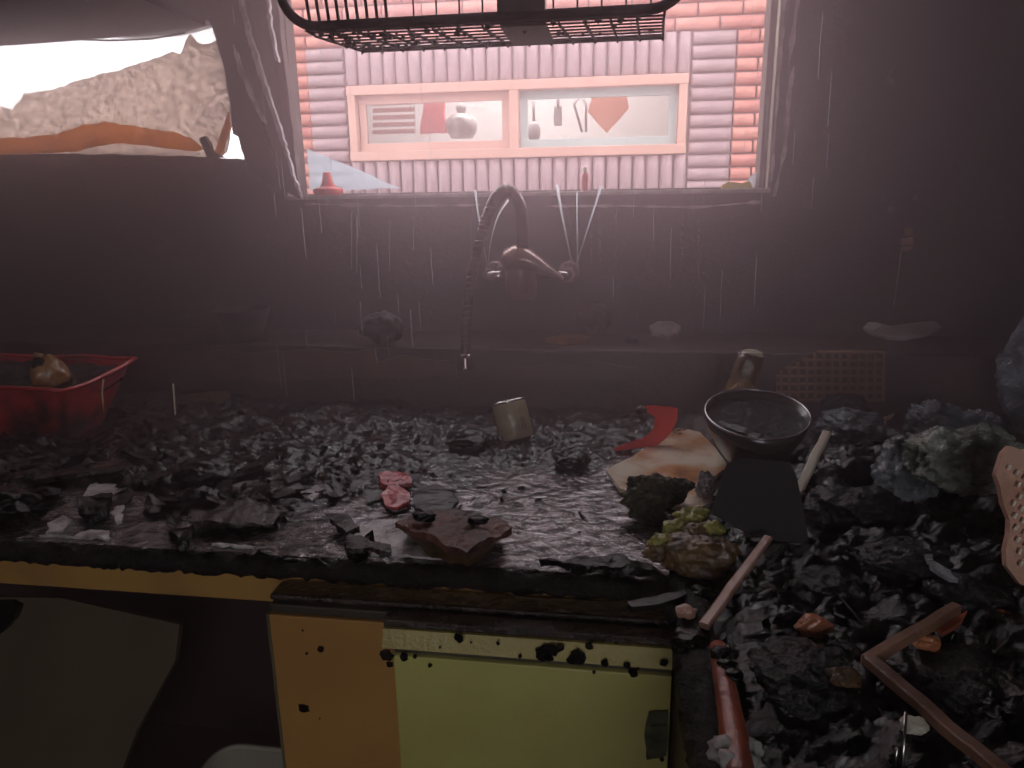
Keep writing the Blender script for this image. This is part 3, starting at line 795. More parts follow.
# loose beige board inside the open compartment
q = [P(-30, 596, Y=1.02), P(60, 598, Y=1.02), P(182, 622, Y=1.02), P(176, 660, Y=1.00), P(160, 690, Y=.99), P(138, 730, Y=.97), P(118, 790, Y=.95), P(-30, 800, Y=.95)]
q2 = []
for p in q: q2.append(Vector((p.x, 1.02-(P(60, 598, Y=1.02).z-p.z)*.25, p.z)))
b_ = slab('loose_board', q2, .012, 'beige', None, None)
tag(recentre(b_), 'beige board leaning inside the open left compartment of the sink cabinet', 'board')
# it reaches down to the cabinet floor: lower strip
wb = thing('plastic_bin', 'white plastic bin with rounded rim standing inside the open sink cabinet', 'bin', (P(262, 760, Y=1.0).x, .96, .108))
zb_ = P(235, 744, Y=1.08).z-.108
bm = bmesh.new()
def rrect(hx, hy, r, z, n=6):
    out = []
    for cx, cy, a0 in ((hx-r, hy-r, 0), (-hx+r, hy-r, 90), (-hx+r, -hy+r, 180), (hx-r, -hy+r, 270)):
        for k in range(n+1):
            a = math.radians(a0+90*k/n); out.append((cx+r*math.cos(a), cy+r*math.sin(a), z))
    return out
hx = wb.location.x-P(196, 760, Y=1.0).x
R_ = [[bm.verts.new(p) for p in rrect(*a)] for a in ((hx*.75, .085, .03, 0), (hx*.93, .11, .04, zb_-.02), (hx, .12, .045, zb_-.012), (hx, .12, .045, zb_), (hx*.93, .108, .04, zb_), (hx*.72, .08, .03, .01))]
for a, b in zip(R_, R_[1:]):
    for j in range(len(a)): bm.faces.new((a[j], a[(j+1) % len(a)], b[(j+1) % len(a)], b[j]))
bm.faces.new(R_[0][::-1]); bm.faces.new(R_[-1])
finish('body', bm, 'white_plastic', wb, True)
bm = bmesh.new(); tube(bm, [Vector(p) for p in rrect(hx*.97, .116, .045, zb_)]+[Vector(rrect(hx*.97, .116, .045, zb_)[0])], .006, 6); finish('rim', bm, 'white_plastic', wb, True)

# orange door hanging ahead of the carcass
Yd = YF-.020
zt_ = P(330, 619, Y=Yd).z
xd0, xd1 = P(269, 619, Y=Yd).x, P(672, 640, Y=Yd).x
od = thing('cabinet_door', 'orange cabinet door with soot spots behind the lime yellow door', 'door', ((xd0+xd1)/2, Yd, .1))
def ol(p): return Vector(p)-od.location
boxo('door_leaf', ol((xd0, Yd, .1)), ol((xd1, Yd+.018, zt_)), 'orange_panel', od, .002)
boxo('edge_band', ol((xd0-.004, Yd+.001, .1)), ol((xd0-.0002, Yd+.02, zt_)), 'beige', od, .001)
boxo('handle_channel', ol((xd0+.001, Yd+.003, zt_+.001)), ol((xd1, Yd+.020, zt_+.012)), mat('greyalu', (.10, .085, .065), (.05, .04, .035), 8, .4, metal=.4), od, .002)
boxo('charred_top', ol((xd0-.002, Yd+.010, zt_+.0125)), ol((xd1, Yd+.042, zt_+.020)), 'charbrown', od, .003)
def spots(par, L, Y, m, seed):
    for k, (x, y, r) in enumerate(L):
        c = P(x, y, Y=Y); rr = r*(1.35 if r >= 3 else 1)/FPX*.72
        bm = bmesh.new(); rg = []
        for j in range(12):
            a = 2*math.pi*j/12; q = rr*(1+.45*noise.noise(Vector((math.cos(a)*1.7, math.sin(a)*1.7, seed+k*3.1))))
            rg.append((math.cos(a)*q, math.sin(a)*q))
        c.x = min(c.x, XI-.009-rr*1.3)
        b0 = [bm.verts.new(Vector((c.x+u, Y, c.z+v))-par.location) for u, v in rg]
        b1 = [bm.verts.new(Vector((c.x+u*.8, Y-.0018, c.z+v*.8))-par.location) for u, v in rg]
        for j in range(12): bm.faces.new((b0[j], b0[(j+1) % 12], b1[(j+1) % 12], b1[j]))
        bm.faces.new(b1); bm.faces.new(b0[::-1])
        finish('soot_spot', bm, m, par)
spots(od, [(321, 649, 3.2), (307, 653, 1.8), (304, 708, 5), (320, 718, 1), (303, 630, 1.2)], Yd, 'char', 1)
# lime door in front
Yl = Yd-.032
zl1 = P(520, 636, Y=Yl+.012).z; zl2 = P(520, 659, Y=Yl).z; zl3 = P(520, 665, Y=Yl).z
xl0, xl1 = P(381, 640, Y=Yl).x, XI-.006
lm = thing('lime_door', 'lime yellow cabinet door with bevelled top and charred flecks', 'door', ((xl0+xl1)/2, Yl, .1))
def ll(p): return Vector(p)-lm.location
xll = P(394, 668, Y=Yl).x
boxo('door_leaf', ll((xll, Yl, .1)), ll((xl1, Yl+.02, zl3)), 'lime_panel', lm, .002)
bm = bmesh.new()
S = [(Yl+.001, zl2), (Yl+.008, zl1), (Yl+.026, zl1), (Yl+.026, zl2)]
A = [bm.verts.new(ll((xl0, y, z))) for y, z in S]; B = [bm.verts.new(ll((xl1, y, z))) for y, z in S]
for j in range(4): bm.faces.new((A[j], A[(j+1) % 4], B[(j+1) % 4], B[j]))
bm.faces.new(A[::-1]); bm.faces.new(B)
finish('top_rail', bm, mat('lime_rail', (.54, .43, .11), (.46, .34, .08), 14, .3, bump=.25, bscale=160, coat=.3), lm)
boxo('groove', ll((xll, Yl+.006, zl3-.001)), ll((xl1, Yl+.024, zl2+.001)), mat('groove', (.10, .085, .05), (.05, .04, .03), 10, .4), lm)
boxo('charred_top', ll((xl0, Yl+.010, zl1+.0005)), ll((xl1, Yl+.030, zl1+.010)), 'charbrown', lm, .002)
spots(lm, [(386, 655, 6), (390, 664, 3), (404, 657, 4), (415, 656, 2.5), (459, 638, 4), (498, 643, 2), (543, 654, 7), (553, 651, 5), (548, 657, 4), (560, 648, 3), (578, 658, 6), (589, 646, 3.2), (572, 660, 4),
           (605, 663, 3.5), (627, 665, 3), (633, 673, 4), (594, 672, 2), (430, 665, 2.5), (471, 642, 1.3), (440, 647, 1.3), (520, 656, 2), (616, 642, 1.5), (665, 663, 3), (638, 668, 1.5), (650, 757, 2), (672, 760, 2.5)], Yl-.0005, 'char', 4)
hp = [Vector((min(q_.x, xl1-.002), q_.y, q_.z)) for q_ in (P(x, y, Y=Yl-.004) for x, y in ((649, 713), (671, 712), (673, 746), (668, 757), (647, 760), (645, 735)))]
slab('melted_hinge', [ll(p) for p in hp], .006, mat('hinge', (.10, .10, .045), (.04, .04, .022), 60, .25, bump=.5, coat=.6), lm, .006, .0012, 3, direction=(0, 1, 0))
hp = [P(x, y, Y=Yl-.008) for x, y in ((652, 727), (668, 726), (668, 742), (652, 744))]
slab('hinge_cup', [ll(p) for p in hp], .004, bpy.data.materials['hinge'], lm, direction=(0, 1, 0))
# side cabinet carcass under the right-hand leg
sc_ = thing('side_cabinet', 'dark charred base cabinet under the heaped right worktop', 'cabinet', (.42, .1, 0))
boxo('carcass', Vector((XI+.016, -.28, .08))-sc_.location, Vector((XR-.004, YU-.02, ZC-.0203))-sc_.location, 'darkwood', sc_, .003)
boxo('edge_panel', Vector((XI-.001, -.28, .08))-sc_.location, Vector((XI+.0155, YF-.02, ZC-.0203))-sc_.location, 'beige', sc_, .002)
boxo('plinth', Vector((XI+.05, -.25, 0))-sc_.location, Vector((XR-.02, YU-.02, .079))-sc_.location, 'darkwood', sc_)
# ------------------------------------------------------------------ debris: the bed
def fr(x, y, s, o=0): return noise.fractal(Vector((x*s, y*s, o)), 1.0, 2.1, 5)
def sstep(a, b, x):
    t = min(1, max(0, (x-a)/(b-a))); return t*t*(3-2*t)
POOLS = []
for px_, py_, sx_, sy_, d_ in ((545, 505, .19, .17, .0165), (420, 545, .12, .06, .022), (560, 560, .14, .04, .014), (640, 520, .10, .09, .014), (95, 532, .17, .040, .050), (60, 500, .07, .03, .030), (130, 505, .05, .03, .026), (350, 520, .06, .05, .022), (260, 545, .10, .025, .026), (690, 462, .06, .09, .03), (640, 470, .06, .08, .02)):
    p_ = P(px_, py_, Z=ZC); POOLS.append((p_.x, p_.y, sx_, sy_, d_))
def wet(x, y):
    return min(1, sum(d/.024*math.exp(-((x-a)/sx)**2-((y-b)/sy)**2) for a, b, sx, sy, d in POOLS))
def H(x, y):
    """height of the debris above the worktop"""
    base = .010+.012*fr(x, y, 6, 1)+.008*fr(x, y, 22, 3)
    # pool in front of and under the tap stays low
    base -= .030*wet(x, y)
    base += .010*sstep(1.02, 1.28, y)
    r = sstep(XI+.01, XI+.16, x)*sstep(1.22, .95, y)
    r2 = sstep(.20, .34, x)
    hp_ = .030+.030*fr(x, y, 5, 9)+.018*fr(x, y, 14, 4)+.010*fr(x, y, 40, 6)
    h = base*(1-r)+r*(hp_+.030*r2*sstep(.3, .9, y))
    if x > XI and y < YF: h *= sstep(XI+.005, XI+.06, x)*.9+.1
    h += .012*sstep(-.55, -.95, x)
    h *= sstep(XR, XR-.04, x)
    return h
def wrinkle(x, y):
    """soaked, crumpled surface: warped ridges"""
    wx = x+.018*noise.noise(Vector((x*22, y*22, 3))); wy = y+.018*noise.noise(Vector((x*22, y*22, 8)))
    a = 1-abs(noise.noise(Vector((wx*38, wy*62, 1)))); b = 1-abs(noise.noise(Vector((wx*85, wy*120, 5))))
    return .0085*(a*a-.55)+.0042*(b*b-.55)+.0012*noise.noise(Vector((x*240, y*240, 2)))
# hard things standing on the plate: the crumbs lie round them, not inside them  (x, y, half size x, half size y)
_b = P(68, 441, Z=ZC+.012); _bo = P(757, 413, Z=ZC+.098); _ca = P(517, 437, Z=ZC+.01); _wd = P(455, 548, Z=ZC)
SOLID = [(_b.x-.125, _b.y+.065, .215, .10), (_bo.x, _bo.y-.01, .065, .065), (_ca.x, _ca.y+.01, .04, .04), (_wd.x, _wd.y, .075, .055)]
_mb = P(726, 400, Y=_bo.y+.125); SOLID.append((_mb.x, _mb.y, .032, .032))
def solid(x, y, grow=0):
    return any(abs(x-a) < c+grow and abs(y-b) < d+grow for a, b, c, d in SOLID)
def CLEAR(x, y):
    a, b, c, d = SOLID[0]
    return .03 if abs(x-a) < c-.05 and abs(y-b) < d-.03 else 0      # pressed flat under the basket
def grid(name, x0, x1, y0, y1, n, m):
    nx = int((x1-x0)/n); ny = int((y1-y0)/n)
    vs = []; fs = []
    for j in range(ny+1):
        for i in range(nx+1):
            x = x0+(x1-x0)*i/nx; y = y0+(y1-y0)*j/ny
            vs.append((x, y, max(ZC+.0003, ZC+H(x, y)+wrinkle(x, y)-CLEAR(x, y))))
    for j in range(ny):
        for i in range(nx):
            a = j*(nx+1)+i; q4 = (a, a+1, a+nx+2, a+nx+1)
            if max(vs[k][2] for k in q4) > ZC+.001: fs.append(q4)
    me = bpy.data.meshes.new(name); me.from_pydata(vs, [], fs)
    for p in me.polygons: p.use_smooth = True
    o = link(name, me, m); return o
o = grid('charred_debris', XLW+.01, XI, YF+.004, YU-.002, .0040, 'charbed'); tag(o, 'wet black charred debris covering the sink worktop', 'debris'); o['kind'] = 'stuff'
o = grid('charred_debris', XI+.0001, XR-.003, -.28, YU-.002, .0045, 'charheap'); tag(o, 'deep heap of wet black debris on the right worktop', 'debris'); o['kind'] = 'stuff'
# water lying on the worktop
vsw = []; fsw = []; nxw, nyw = 330, 130
for j in range(nyw+1):
    for i in range(nxw+1):
        x = -1.35+(XI+.08+1.35)*i/nxw; y = YF+.012+(YU-.003-YF-.012)*j/nyw
        amp = .0021*(.5+.5*sstep(-.62, -.35, x))
        vsw.append((x, y, ZC+.0045+amp*noise.noise(Vector((x*66, y*78, 5)))+amp*.5*noise.noise(Vector((x*120, y*170, 1)))))
for j in range(nyw):
    for i in range(nxw):
        a = j*(nxw+1)+i; fsw.append((a, a+1, a+nxw+2, a+nxw+1))
bm = bmesh.new(); mew = bpy.data.meshes.new('w'); mew.from_pydata(vsw, [], fsw); bm.from_mesh(mew)
wo = finish('standing_water', bm, 'water', None, True)
tag(wo, 'shallow standing water rippling among the debris on the sink worktop', 'water'); wo['kind'] = 'stuff'

# flakes: a library of curled charred pieces
random.seed(11)
def flake_mesh(i, curl, thick, nseg):
    bm = bmesh.new(); top = []; bot = []; rnd = random.Random(i)
    a0 = rnd.random()*6
    for k in range(nseg):
        a = a0+2*math.pi*k/nseg+rnd.uniform(-.25, .25); r = rnd.uniform(.55, 1.1)
        x, y = math.cos(a)*r, math.sin(a)*r*rnd.uniform(.45, .8)
        z = curl*(x*x)*.5+rnd.uniform(-.06, .06)
        top.append(bm.verts.new((x, y, z+thick/2))); bot.append(bm.verts.new((x*.96, y*.96, z-thick/2)))
    ct = bm.verts.new((0, 0, thick*.55)); cb = bm.verts.new((0, 0, -thick*.5))
    for k in range(nseg):
        l = (k+1) % nseg
        bm.faces.new((top[k], top[l], ct)); bm.faces.new((bot[l], bot[k], cb)); bm.faces.new((top[k], bot[k], bot[l], top[l]))
    bmesh.ops.recalc_face_normals(bm, faces=bm.faces)
    me = bpy.data.meshes.new('charred_flake'); bm.to_mesh(me); bm.free(); return me
LIB = []
for i in range(30):
    me = flake_mesh(i, random.uniform(-.5, .7), random.uniform(.05, .22), random.randint(6, 9))
    me.materials.append(MT[random.choice(['charflake', 'charflake', 'char', 'char', 'charbrown', 'charflake', 'charflake', 'ash'])]); LIB.append(me)
def scatter(name, n, region, smin, smax, label, m, seed, tilt=.5, keep=None):
    """fine crumbs nobody could count: one mesh"""
    rnd = random.Random(seed); V = []; F = []
    cnt = 0
    while cnt < n:
        x = rnd.uniform(region[0], region[1]); y = rnd.uniform(region[2], region[3])
        if keep and not keep(x, y, rnd): continue
        if solid(x, y, .006): continue
        cnt += 1
        me = rnd.choice(LIB); s = smin+(smax-smin)*rnd.random()**2.2
        R = Matrix.Rotation(rnd.uniform(0, 6.28), 3, 'Z') @ Matrix.Rotation(rnd.gauss(0, tilt), 3, 'X') @ Matrix.Rotation(rnd.gauss(0, tilt), 3, 'Y')
        c = Vector((x, y, ZC+max(H(x, y), 0)+s*rnd.uniform(.0, .45)))
        o_ = len(V)
        for v in me.vertices:
            p = (R @ (v.co*s))+c; p.z = max(p.z, ZC+.0004); V.append(p)
        F += [[o_+q for q in p.vertices] for p in me.polygons]
    me = bpy.data.meshes.new(name); me.from_pydata([tuple(v) for v in V], [], F)
    o = link(name, me, m); tag(o, label, 'debris'); o['kind'] = 'stuff'; return o
def keep_left(x, y, rnd):
    return rnd.random() > min(.97, wet(x, y)*1.15)
scatter('char_crumbs', 1500, (-1.35, XI, YF+.012, YU-.02), .003, .013, 'fine charred crumbs strewn over the wet sink worktop', 'charflake', 2, .6, keep_left)
scatter('char_crumbs', 1500, (XI+.02, XR-.03, .1, YU-.03), .003, .014, 'fine charred crumbs strewn over the right hand heap', 'char', 3, .7)
scatter('ash_flecks', 320, (-1.35, XR-.03, .3, YU-.03), .003, .008, 'pale ash flecks strewn over the charred debris', 'ash', 5, .7, lambda x, y, r: x > XI or y > YF+.015 and keep_left(x, y, r))
MARKS = [(nm, P(x, y, Z=ZC)) for nm, x, y in (('red basket', 60, 440), ('reddish splint', 80, 472), ('broad charred sheet', 230, 512), ('pinkish red fragment', 395, 492), ('rust wedge', 455, 540),
          ('small can', 515, 435), ('ochre block', 200, 405), ('mossy chunk', 655, 510), ('burnt cabbage', 700, 560), ('scorched plate', 670, 470), ('black bowl', 757, 465), ('metal sheet', 765, 540), ('pale pinkish stick', 735, 585),
          ('grey plastic bag', 905, 500), ('grey green bag', 960, 495), ('quilted cloth', 1010, 560), ('red rod', 728, 700), ('brown frame corner', 870, 665), ('orange chip', 813, 634), ('waffle tray', 835, 405), ('bright wire', 904, 740), ('tall bluish bag', 1010, 430))]
def flakes(n, region, smin, smax, label, grp, seed, tilt, keep=None, flat=1.0):
    rnd = random.Random(seed); c = 0
    while c < n:
        x = rnd.uniform(region[0], region[1]); y = rnd.uniform(region[2], region[3])
        if keep and not keep(x, y, rnd): continue
        if solid(x, y, .022): continue
        c += 1
        s = smin+(smax-smin)*rnd.random()**1.6
        o = bpy.data.objects.new('charred_flake', rnd.choice(LIB)); COL.objects.link(o)
        o.location = (x, y, ZC+max(H(x, y), .003)+s*.16); o.scale = (s, s, s*flat)
        o.rotation_euler = (rnd.gauss(0, tilt), rnd.gauss(0, tilt), rnd.uniform(0, 6.28))
        ms = o.data.materials[0].name
        colr = {'charflake': 'dark', 'char': 'black', 'ash': 'grey', 'charbrown': 'brown'}[ms]
        size = 'large' if s > smin+(smax-smin)*.45 else 'mid-sized' if s > smin+(smax-smin)*.16 else 'small'
        nr = min(MARKS, key=lambda q: (q[1].x-x)**2+(q[1].y-y)**2)
        rel = 'beside' if abs(nr[1].x-x) > abs(nr[1].y-y) else ('in front of' if y < nr[1].y else 'behind')
        tag(o, f'{size} {colr} {label} lying {rel} the {nr[0]}', 'flake', grp)
flakes(64, (-1.1, -.28, YF+.03, .98), .012, .038, 'curled charred flake', 'charred flakes on the sink worktop', 31, .22, keep_left, 1.0)
flakes(26, (-.30, .02, YF+.02, .76), .010, .026, 'charred flake at the pool edge', 'charred flakes at the pool edge', 32, .2, lambda x, y, r: y < .70 or x < -.22)
flakes(56, (XI+.03, XR-.04, .15, 1.2), .012, .032, 'wet charred piece', 'charred pieces in the right heap', 33, .5)

# ------------------------------------------------------------------ tap
ty = YW-.085
fc = thing('kitchen_tap', 'burnt wall mounted mixer tap with flexible ribbed spout', 'tap', P(521, 276, Y=ty))
def fl(p): return Vector(p)-fc.location
bm = bmesh.new(); lathe(bm, [(0, -.044), (.024, -.044), (.029, -.038), (.031, -.02), (.031, .012), (.030, .020), (0, .020)], 28); finish('body', bm, 'burnt_chrome', fc, True)
# lever hood: a tapering shell pointing right and forward
bm = bmesh.new(); V = []
hd = [(-.036, .030, .020, .012), (-.030, .032, .030, .022), (-.010, .036, .034, .026), (.012, .034, .032, .024), (.035, .024, .024, .018), (.058, .012, .017, .011), (.078, .001, .012, .006), (.084, -.003, .008, .003)]
for x, z, wy, hz_ in hd:
    V.append([bm.verts.new((x, math.cos(2*math.pi*j/14)*wy-.004-.2*max(0, x), z+math.sin(2*math.pi*j/14)*hz_)) for j in range(14)])
for a, b in zip(V, V[1:]):
    for j in range(14): bm.faces.new((a[j], a[(j+1) % 14], b[(j+1) % 14], b[j]))
bm.faces.new(V[0][::-1]); bm.faces.new(V[-1])
finish('lever', bm, 'burnt_chrome', fc, True)
for sx, px in ((-1, 488), (1, 566)):
    e = P(px, 274, Y=ty); ex = e.x-fc.location.x
    bm = bmesh.new(); tube(bm, [(sx*.026, 0, 0), (ex-sx*.012, 0, 0), (ex-sx*.003, .004, 0), (ex, .014, 0), (ex, .080, 0)], .0105, 14, rfun=None); finish('inlet_arm', bm, 'chrome', fc, True)
    bm = bmesh.new(); lathe(bm, [(.0, 0), (.026, 0), (.026, .004), (.018, .012), (.0, .013)], 24)
    o = finish('wall_flange', bm, 'chrome', fc, True, (ex, .084, 0)); o.rotation_euler = (math.radians(90), 0, 0)
    bm = bmesh.new(); lathe(bm, [(.0, 0), (.0165, 0), (.0165, .020), (.0, .020)], 6)
    o = finish('union_nut', bm, 'burnt_chrome' if sx > 0 else 'chrome', fc, False, (ex, .045, 0)); o.rotation_euler = (math.radians(90), 0, 0)
pts = [P(523, 250, Y=ty-.01), P(522, 228, Y=ty-.012), P(519, 205, Y=ty-.014), P(509, 191, Y=ty-.02), P(498, 196, Y=ty-.03), P(488, 215, Y=ty-.04), P(478, 248, Y=ty-.06), P(470, 290, Y=ty-.08), P(466, 330, Y=ty-.108), P(465.5, 360, Y=ty-.120)]
path = smoothpath(pts, 150)
bm = bmesh.new()
tube(bm, [fl(p) for p in path], .010, 12, rfun=lambda u: (.0125 if u < .45 else .0125-.003*min(1, (u-.45)/.2))+(.0012 if int(u*150) % 2 else -.0006))
finish('flexible_spout', bm, 'hose', fc, True)
hx_ = []
for i in range(30, 150):
    for m_ in range(6):
        u = i+m_/6; a_, b_2 = path[int(u)], path[min(150, int(u)+1)]; p = a_.lerp(b_2, u-int(u)); d = (b_2-a_).normalized() if (b_2-a_).length > 0 else Vector((0, 0, -1))
        sd = d.orthogonal().normalized() if False else (Vector((0, 1, 0))-d*d.y).normalized(); up_ = d.cross(sd); an = u*2*math.pi/2.4
        hx_.append(fl(p)+(sd*math.cos(an)+up_*math.sin(an))*(.0118 if u < 70 else .0118-.0024*min(1, (u-70)/30)))
bm = bmesh.new(); tube(bm, hx_, .0011, 5); finish('coil', bm, 'chrome', fc, True)
e = fl(path[-1]); bm = bmesh.new(); lathe(bm, [(0, .012), (.011, .012), (.012, .004), (.015, -.012), (.016, -.016), (0, -.016)], 20); finish('spray_head', bm, 'chrome', fc, True, e)

# water squirting from the damaged valve and off the frame
jm = 0
for k, (q, r0, r1, lab) in enumerate([
        ([(573, 268), (568, 245), (562, 215), (557, 185)], .0008, .0030, 'white water jet squirting up from right tap valve leaning left'),
        ([(576, 266), (584, 240), (592, 215), (601, 186)], .0008, .0024, 'white water jet squirting up from right tap valve leaning right'),
        ([(577, 262), (577, 240), (577, 215), (577, 192)], .0006, .0016, 'thin vertical water jet rising from right tap valve'),
        ([(487, 264), (482, 238), (478, 212), (475, 190)], .0007, .0024, 'short white water jet beside the spout bend on its left'),
        ([(488, 264), (491, 240), (498, 216), (508, 200)], .0006, .0020, 'curved water jet under the bend of the spout')]):
    pp = smoothpath([P(x, y, Y=YW-.045-.012*i) for i, (x, y) in enumerate(q)], 20)
    bm = bmesh.new(); tube(bm, pp, .001, 8, rfun=lambda u: r0+(r1-r0)*u)
    tag(recentre(finish('water_jet', bm, 'jet', None, True)), lab, 'water jet', 'jets from the tap')

random.seed(77); bm = bmesh.new()
for k in range(70):          # water dripping from above in thin threads
    x = random.uniform(-.62, .34); y = random.uniform(1.15, 1.46); z = random.uniform(ZC+.1, 1.6); L = random.uniform(.02, .09)
    if y > YU-.03: y = YU-.03-random.uniform(0, .1)
    if -.30 < x < -.08: x -= .25
    z = max(z, ZC+.06+L)
    tube(bm, [(x, y, z), (x, y, z-L*.5), (x+.001, y, z-L)], .0004, 5)
o = finish('falling_water', bm, 'jet'); tag(o, 'thin threads of water falling before the window', 'water'); o['kind'] = 'stuff'

# ------------------------------------------------------------------ things on the worktop
def on(px, py, lift=0.0):
    """a point of the debris surface under a pixel"""
    p = P(px, py, Z=ZC+.01)
    for _ in range(6): p = P(px, py, Z=ZC+max(H(p.x, p.y), .002)+lift)
    return p
def clampY(p, lo=None, hi=None):
    p.y = min(max(p.y, YF+.006 if lo is None else lo), YU-.004 if hi is None else hi); return p
def top_at(x, y): return ZC+max(H(x, y)+wrinkle(x, y)-CLEAR(x, y), .0005)
# red basket
tb = on(-6, 446)
Lx = P(68, 441, Z=ZC+.012)
rb = thing('red_basket', 'melted red plastic basket with warped rim on the sink worktop', 'basket', (Lx.x-.11, Lx.y+.06, ZC+.008))
c0 = P(62, 393, Y=Lx.y-.012); c1 = P(129, 362, Y=Lx.y+.13)
ztop0, ztop1 = c0.z, c1.z
def bk(p): return Vector(p)-rb.location
xL = Lx.x-.30
bot = [Vector((xL+.02, Lx.y+.01, ZC+.010)), Vector((Lx.x, Lx.y, ZC+.010)), P(100, 412, Y=Lx.y+.10), Vector((xL+.02, Lx.y+.12, ZC+.010))]
bot[2].z = ZC+.010
top = [Vector((xL, Lx.y-.012, ztop0+.012)), c0, c1, Vector((xL, Lx.y+.14, ztop1+.004))]
bm = bmesh.new(); nE = 10
def loopf(L, z_amp, seed):
    out = []
    for i in range(4):
        for k in range(nE):
            p = L[i].lerp(L[(i+1) % 4], k/nE); p = p+Vector((noise.noise(p*18+Vector((seed, 0, 0))), noise.noise(p*18+Vector((0, seed, 0))), noise.noise(p*14+Vector((0, 0, seed)))))*z_amp
            out.append(p)
    return out
rings = []
cen = sum(top, Vector())/4
for u in (0, .3, .6, .85, 1): rings.append([b.lerp(t_, u) for b, t_ in zip(loopf(bot, .003, 1), loopf(top, .006, 2))])
rim = [p+(p-cen)*.05+Vector((0, 0, .002)) for p in rings[-1]]
inn = [[p+(cen-p)*.05 for p in rg] for rg in rings[::-1]]
allr = rings+[rim]+inn
VV = [[bm.verts.new(bk(p)) for p in rg] for rg in allr]
for a, b in zip(VV, VV[1:]):
    for j in range(4*nE): bm.faces.new((a[j], a[(j+1) % (4*nE)], b[(j+1) % (4*nE)], b[j]))
bm.faces.new(VV[0][::-1]); bm.faces.new(VV[-1])
finish('body', bm, 'red_soot', rb, True)
bm = bmesh.new(); tube(bm, [bk(p)+Vector((0, 0, .002)) for p in rim+[rim[0]]], .0042, 8); finish('rim', bm, 'red', rb, True)
lp = [P(101, 378, Y=Lx.y+.05), P(100, 392, Y=Lx.y+.047), P(102, 412, Y=Lx.y+.05)]
bm = bmesh.new(); tube(bm, [bk(p)+Vector((.012, -.01, 0)) for p in smoothpath(lp, 10)], .0016, 6); finish('melted_drip', bm, 'plate', rb, True)
# sludge in the basket and the ochre lump
bm = bmesh.new(); rg = []; zz = min(ztop0, ztop1)-.010
g = 14; rows = []
for j in range(g+1):
    row = []
    for i in range(g*2+1):
        a = top[0].lerp(top[1], .03+.94*i/(2*g)); b = top[3].lerp(top[2], .03+.94*i/(2*g)); p = a.lerp(b, .06+.88*j/g)
        p.z = p.z-.004+.008*fr(p.x, p.y, 40, 2); row.append(bm.verts.new(p))
    rows.append(row)
for a, b in zip(rows, rows[1:]):
    for i in range(2*g): bm.faces.new((a[i], a[i+1], b[i+1], b[i]))
r = bmesh.ops.extrude_face_region(bm, geom=bm.faces[:])
bmesh.ops.translate(bm, verts=[v for v in r['geom'] if isinstance(v, bmesh.types.BMVert)], vec=(0, 0, -.03))
o = finish('sludge', bm, 'char'); tag(o, 'wet black sludge filling the red basket', 'sludge'); o['kind'] = 'stuff'
op = P(51, 380, Y=Lx.y+.040)
oj = thing('melted_jar', 'ochre melted jar with gaping top sunk in the red basket', 'jar', op)
jb = lump('body', (0, 0, -.02), (.031, .028, .038), 'ochre', 4, .16, 1.5, 4, oj, flat=-.7)
lump('gaping_mouth', (-.004, -.014, .020), (.013, .011, .011), 'char', 6, .3, 2, 3, oj)
lump('torn_lip', (-.010, -.008, .038), (.009, .007, .006), 'ochre', 8, .3, 2, 3, oj)

# ochre block and upright stick by the upstand
q = P(203, 405, Y=YU-.05)
bm = bmesh.new(); barm(bm, P(176, 402, Y=YU-.06), P(226, 397, Y=YU-.05), .03, .022, seg=6, wob=.004, bev=.3); tag(recentre(finish('wood_block', bm, 'rustside')), 'small ochre wood block lying at the upstand near thin stick', 'block')
bm = bmesh.new(); tube(bm, [P(173, 384, Y=YU-.10), P(174.5, 405, Y=YU-.12), P(176.4, 426, Y=YU-.14)], .0016, 6); tag(recentre(finish('thin_stick', bm, 'bone', None, True)), 'thin pale stick standing upright in the debris beside ochre block', 'stick')
# long brown splint on the left
a, b = on(40, 478, .012), on(124, 464, .012)
bm = bmesh.new(); barm(bm, a, b, .036, .010, seg=8, wob=.004, bev=.4, seed=3); tag(recentre(finish('wood_splint', bm, 'charbrown')), 'flat reddish brown wood splint lying in front of the red basket', 'splint')
# pale curled sheets in the left foreground
def paper(name, px, label, cat, m, th=.004, lift=.012, seed=0, amp=.004, step=.012, grp=None, bend=0):
    pts = [on(x, y, 0) for x, y in px]
    n = len(pts); c = sum(pts, Vector())/n
    zc = max(p.z for p in pts)*.4+c.z*.6+lift
    pl = []
    for (x, y) in px:
        p = clampY(P(x, y, Z=zc)); pl.append(p)
    o = slab(name, pl, th, m, None, step, amp, seed, direction=(0, 0, -1))
    if bend:
        for v in o.data.vertices: v.co.z += bend*fr(v.co.x, v.co.y, 12, seed)
    roughen(o, 2, .0035, 55, seed)
    return tag(recentre(o), label, cat, grp)
paper('charred_sheet', [(190, 512), (230, 500), (285, 508), (270, 522), (225, 524), (186, 520)], 'broad grey brown charred sheet lying flat on the left worktop', 'sheet', 'charbrown', seed=2, bend=.01)
paper('charred_sheet', [(170, 529), (194, 525), (191, 541), (176, 543)], 'blackened sheet scrap standing between pale wet patches on left worktop', 'sheet', 'char', seed=4, th=.012, bend=.02)
paper('charred_sheet', [(78, 506), (112, 500), (106, 516), (84, 518)], 'black curled sheet on the left worktop before the reddish splint', 'sheet', 'char', seed=5, th=.014, bend=.02)
paper('charred_sheet', [(350, 535), (392, 546), (388, 556), (345, 553)], 'small grey brown sheet at the front edge beside the rust wedge', 'sheet', 'charbrown', seed=6, th=.006, bend=.004, lift=.018)
paper('charred_sheet', [(330, 515), (345, 512), (360, 526), (345, 532), (334, 524)], 'small black sheet standing in the pale pool left of rust wedge', 'sheet', 'charflake', seed=7, th=.008, bend=.006, lift=.018)
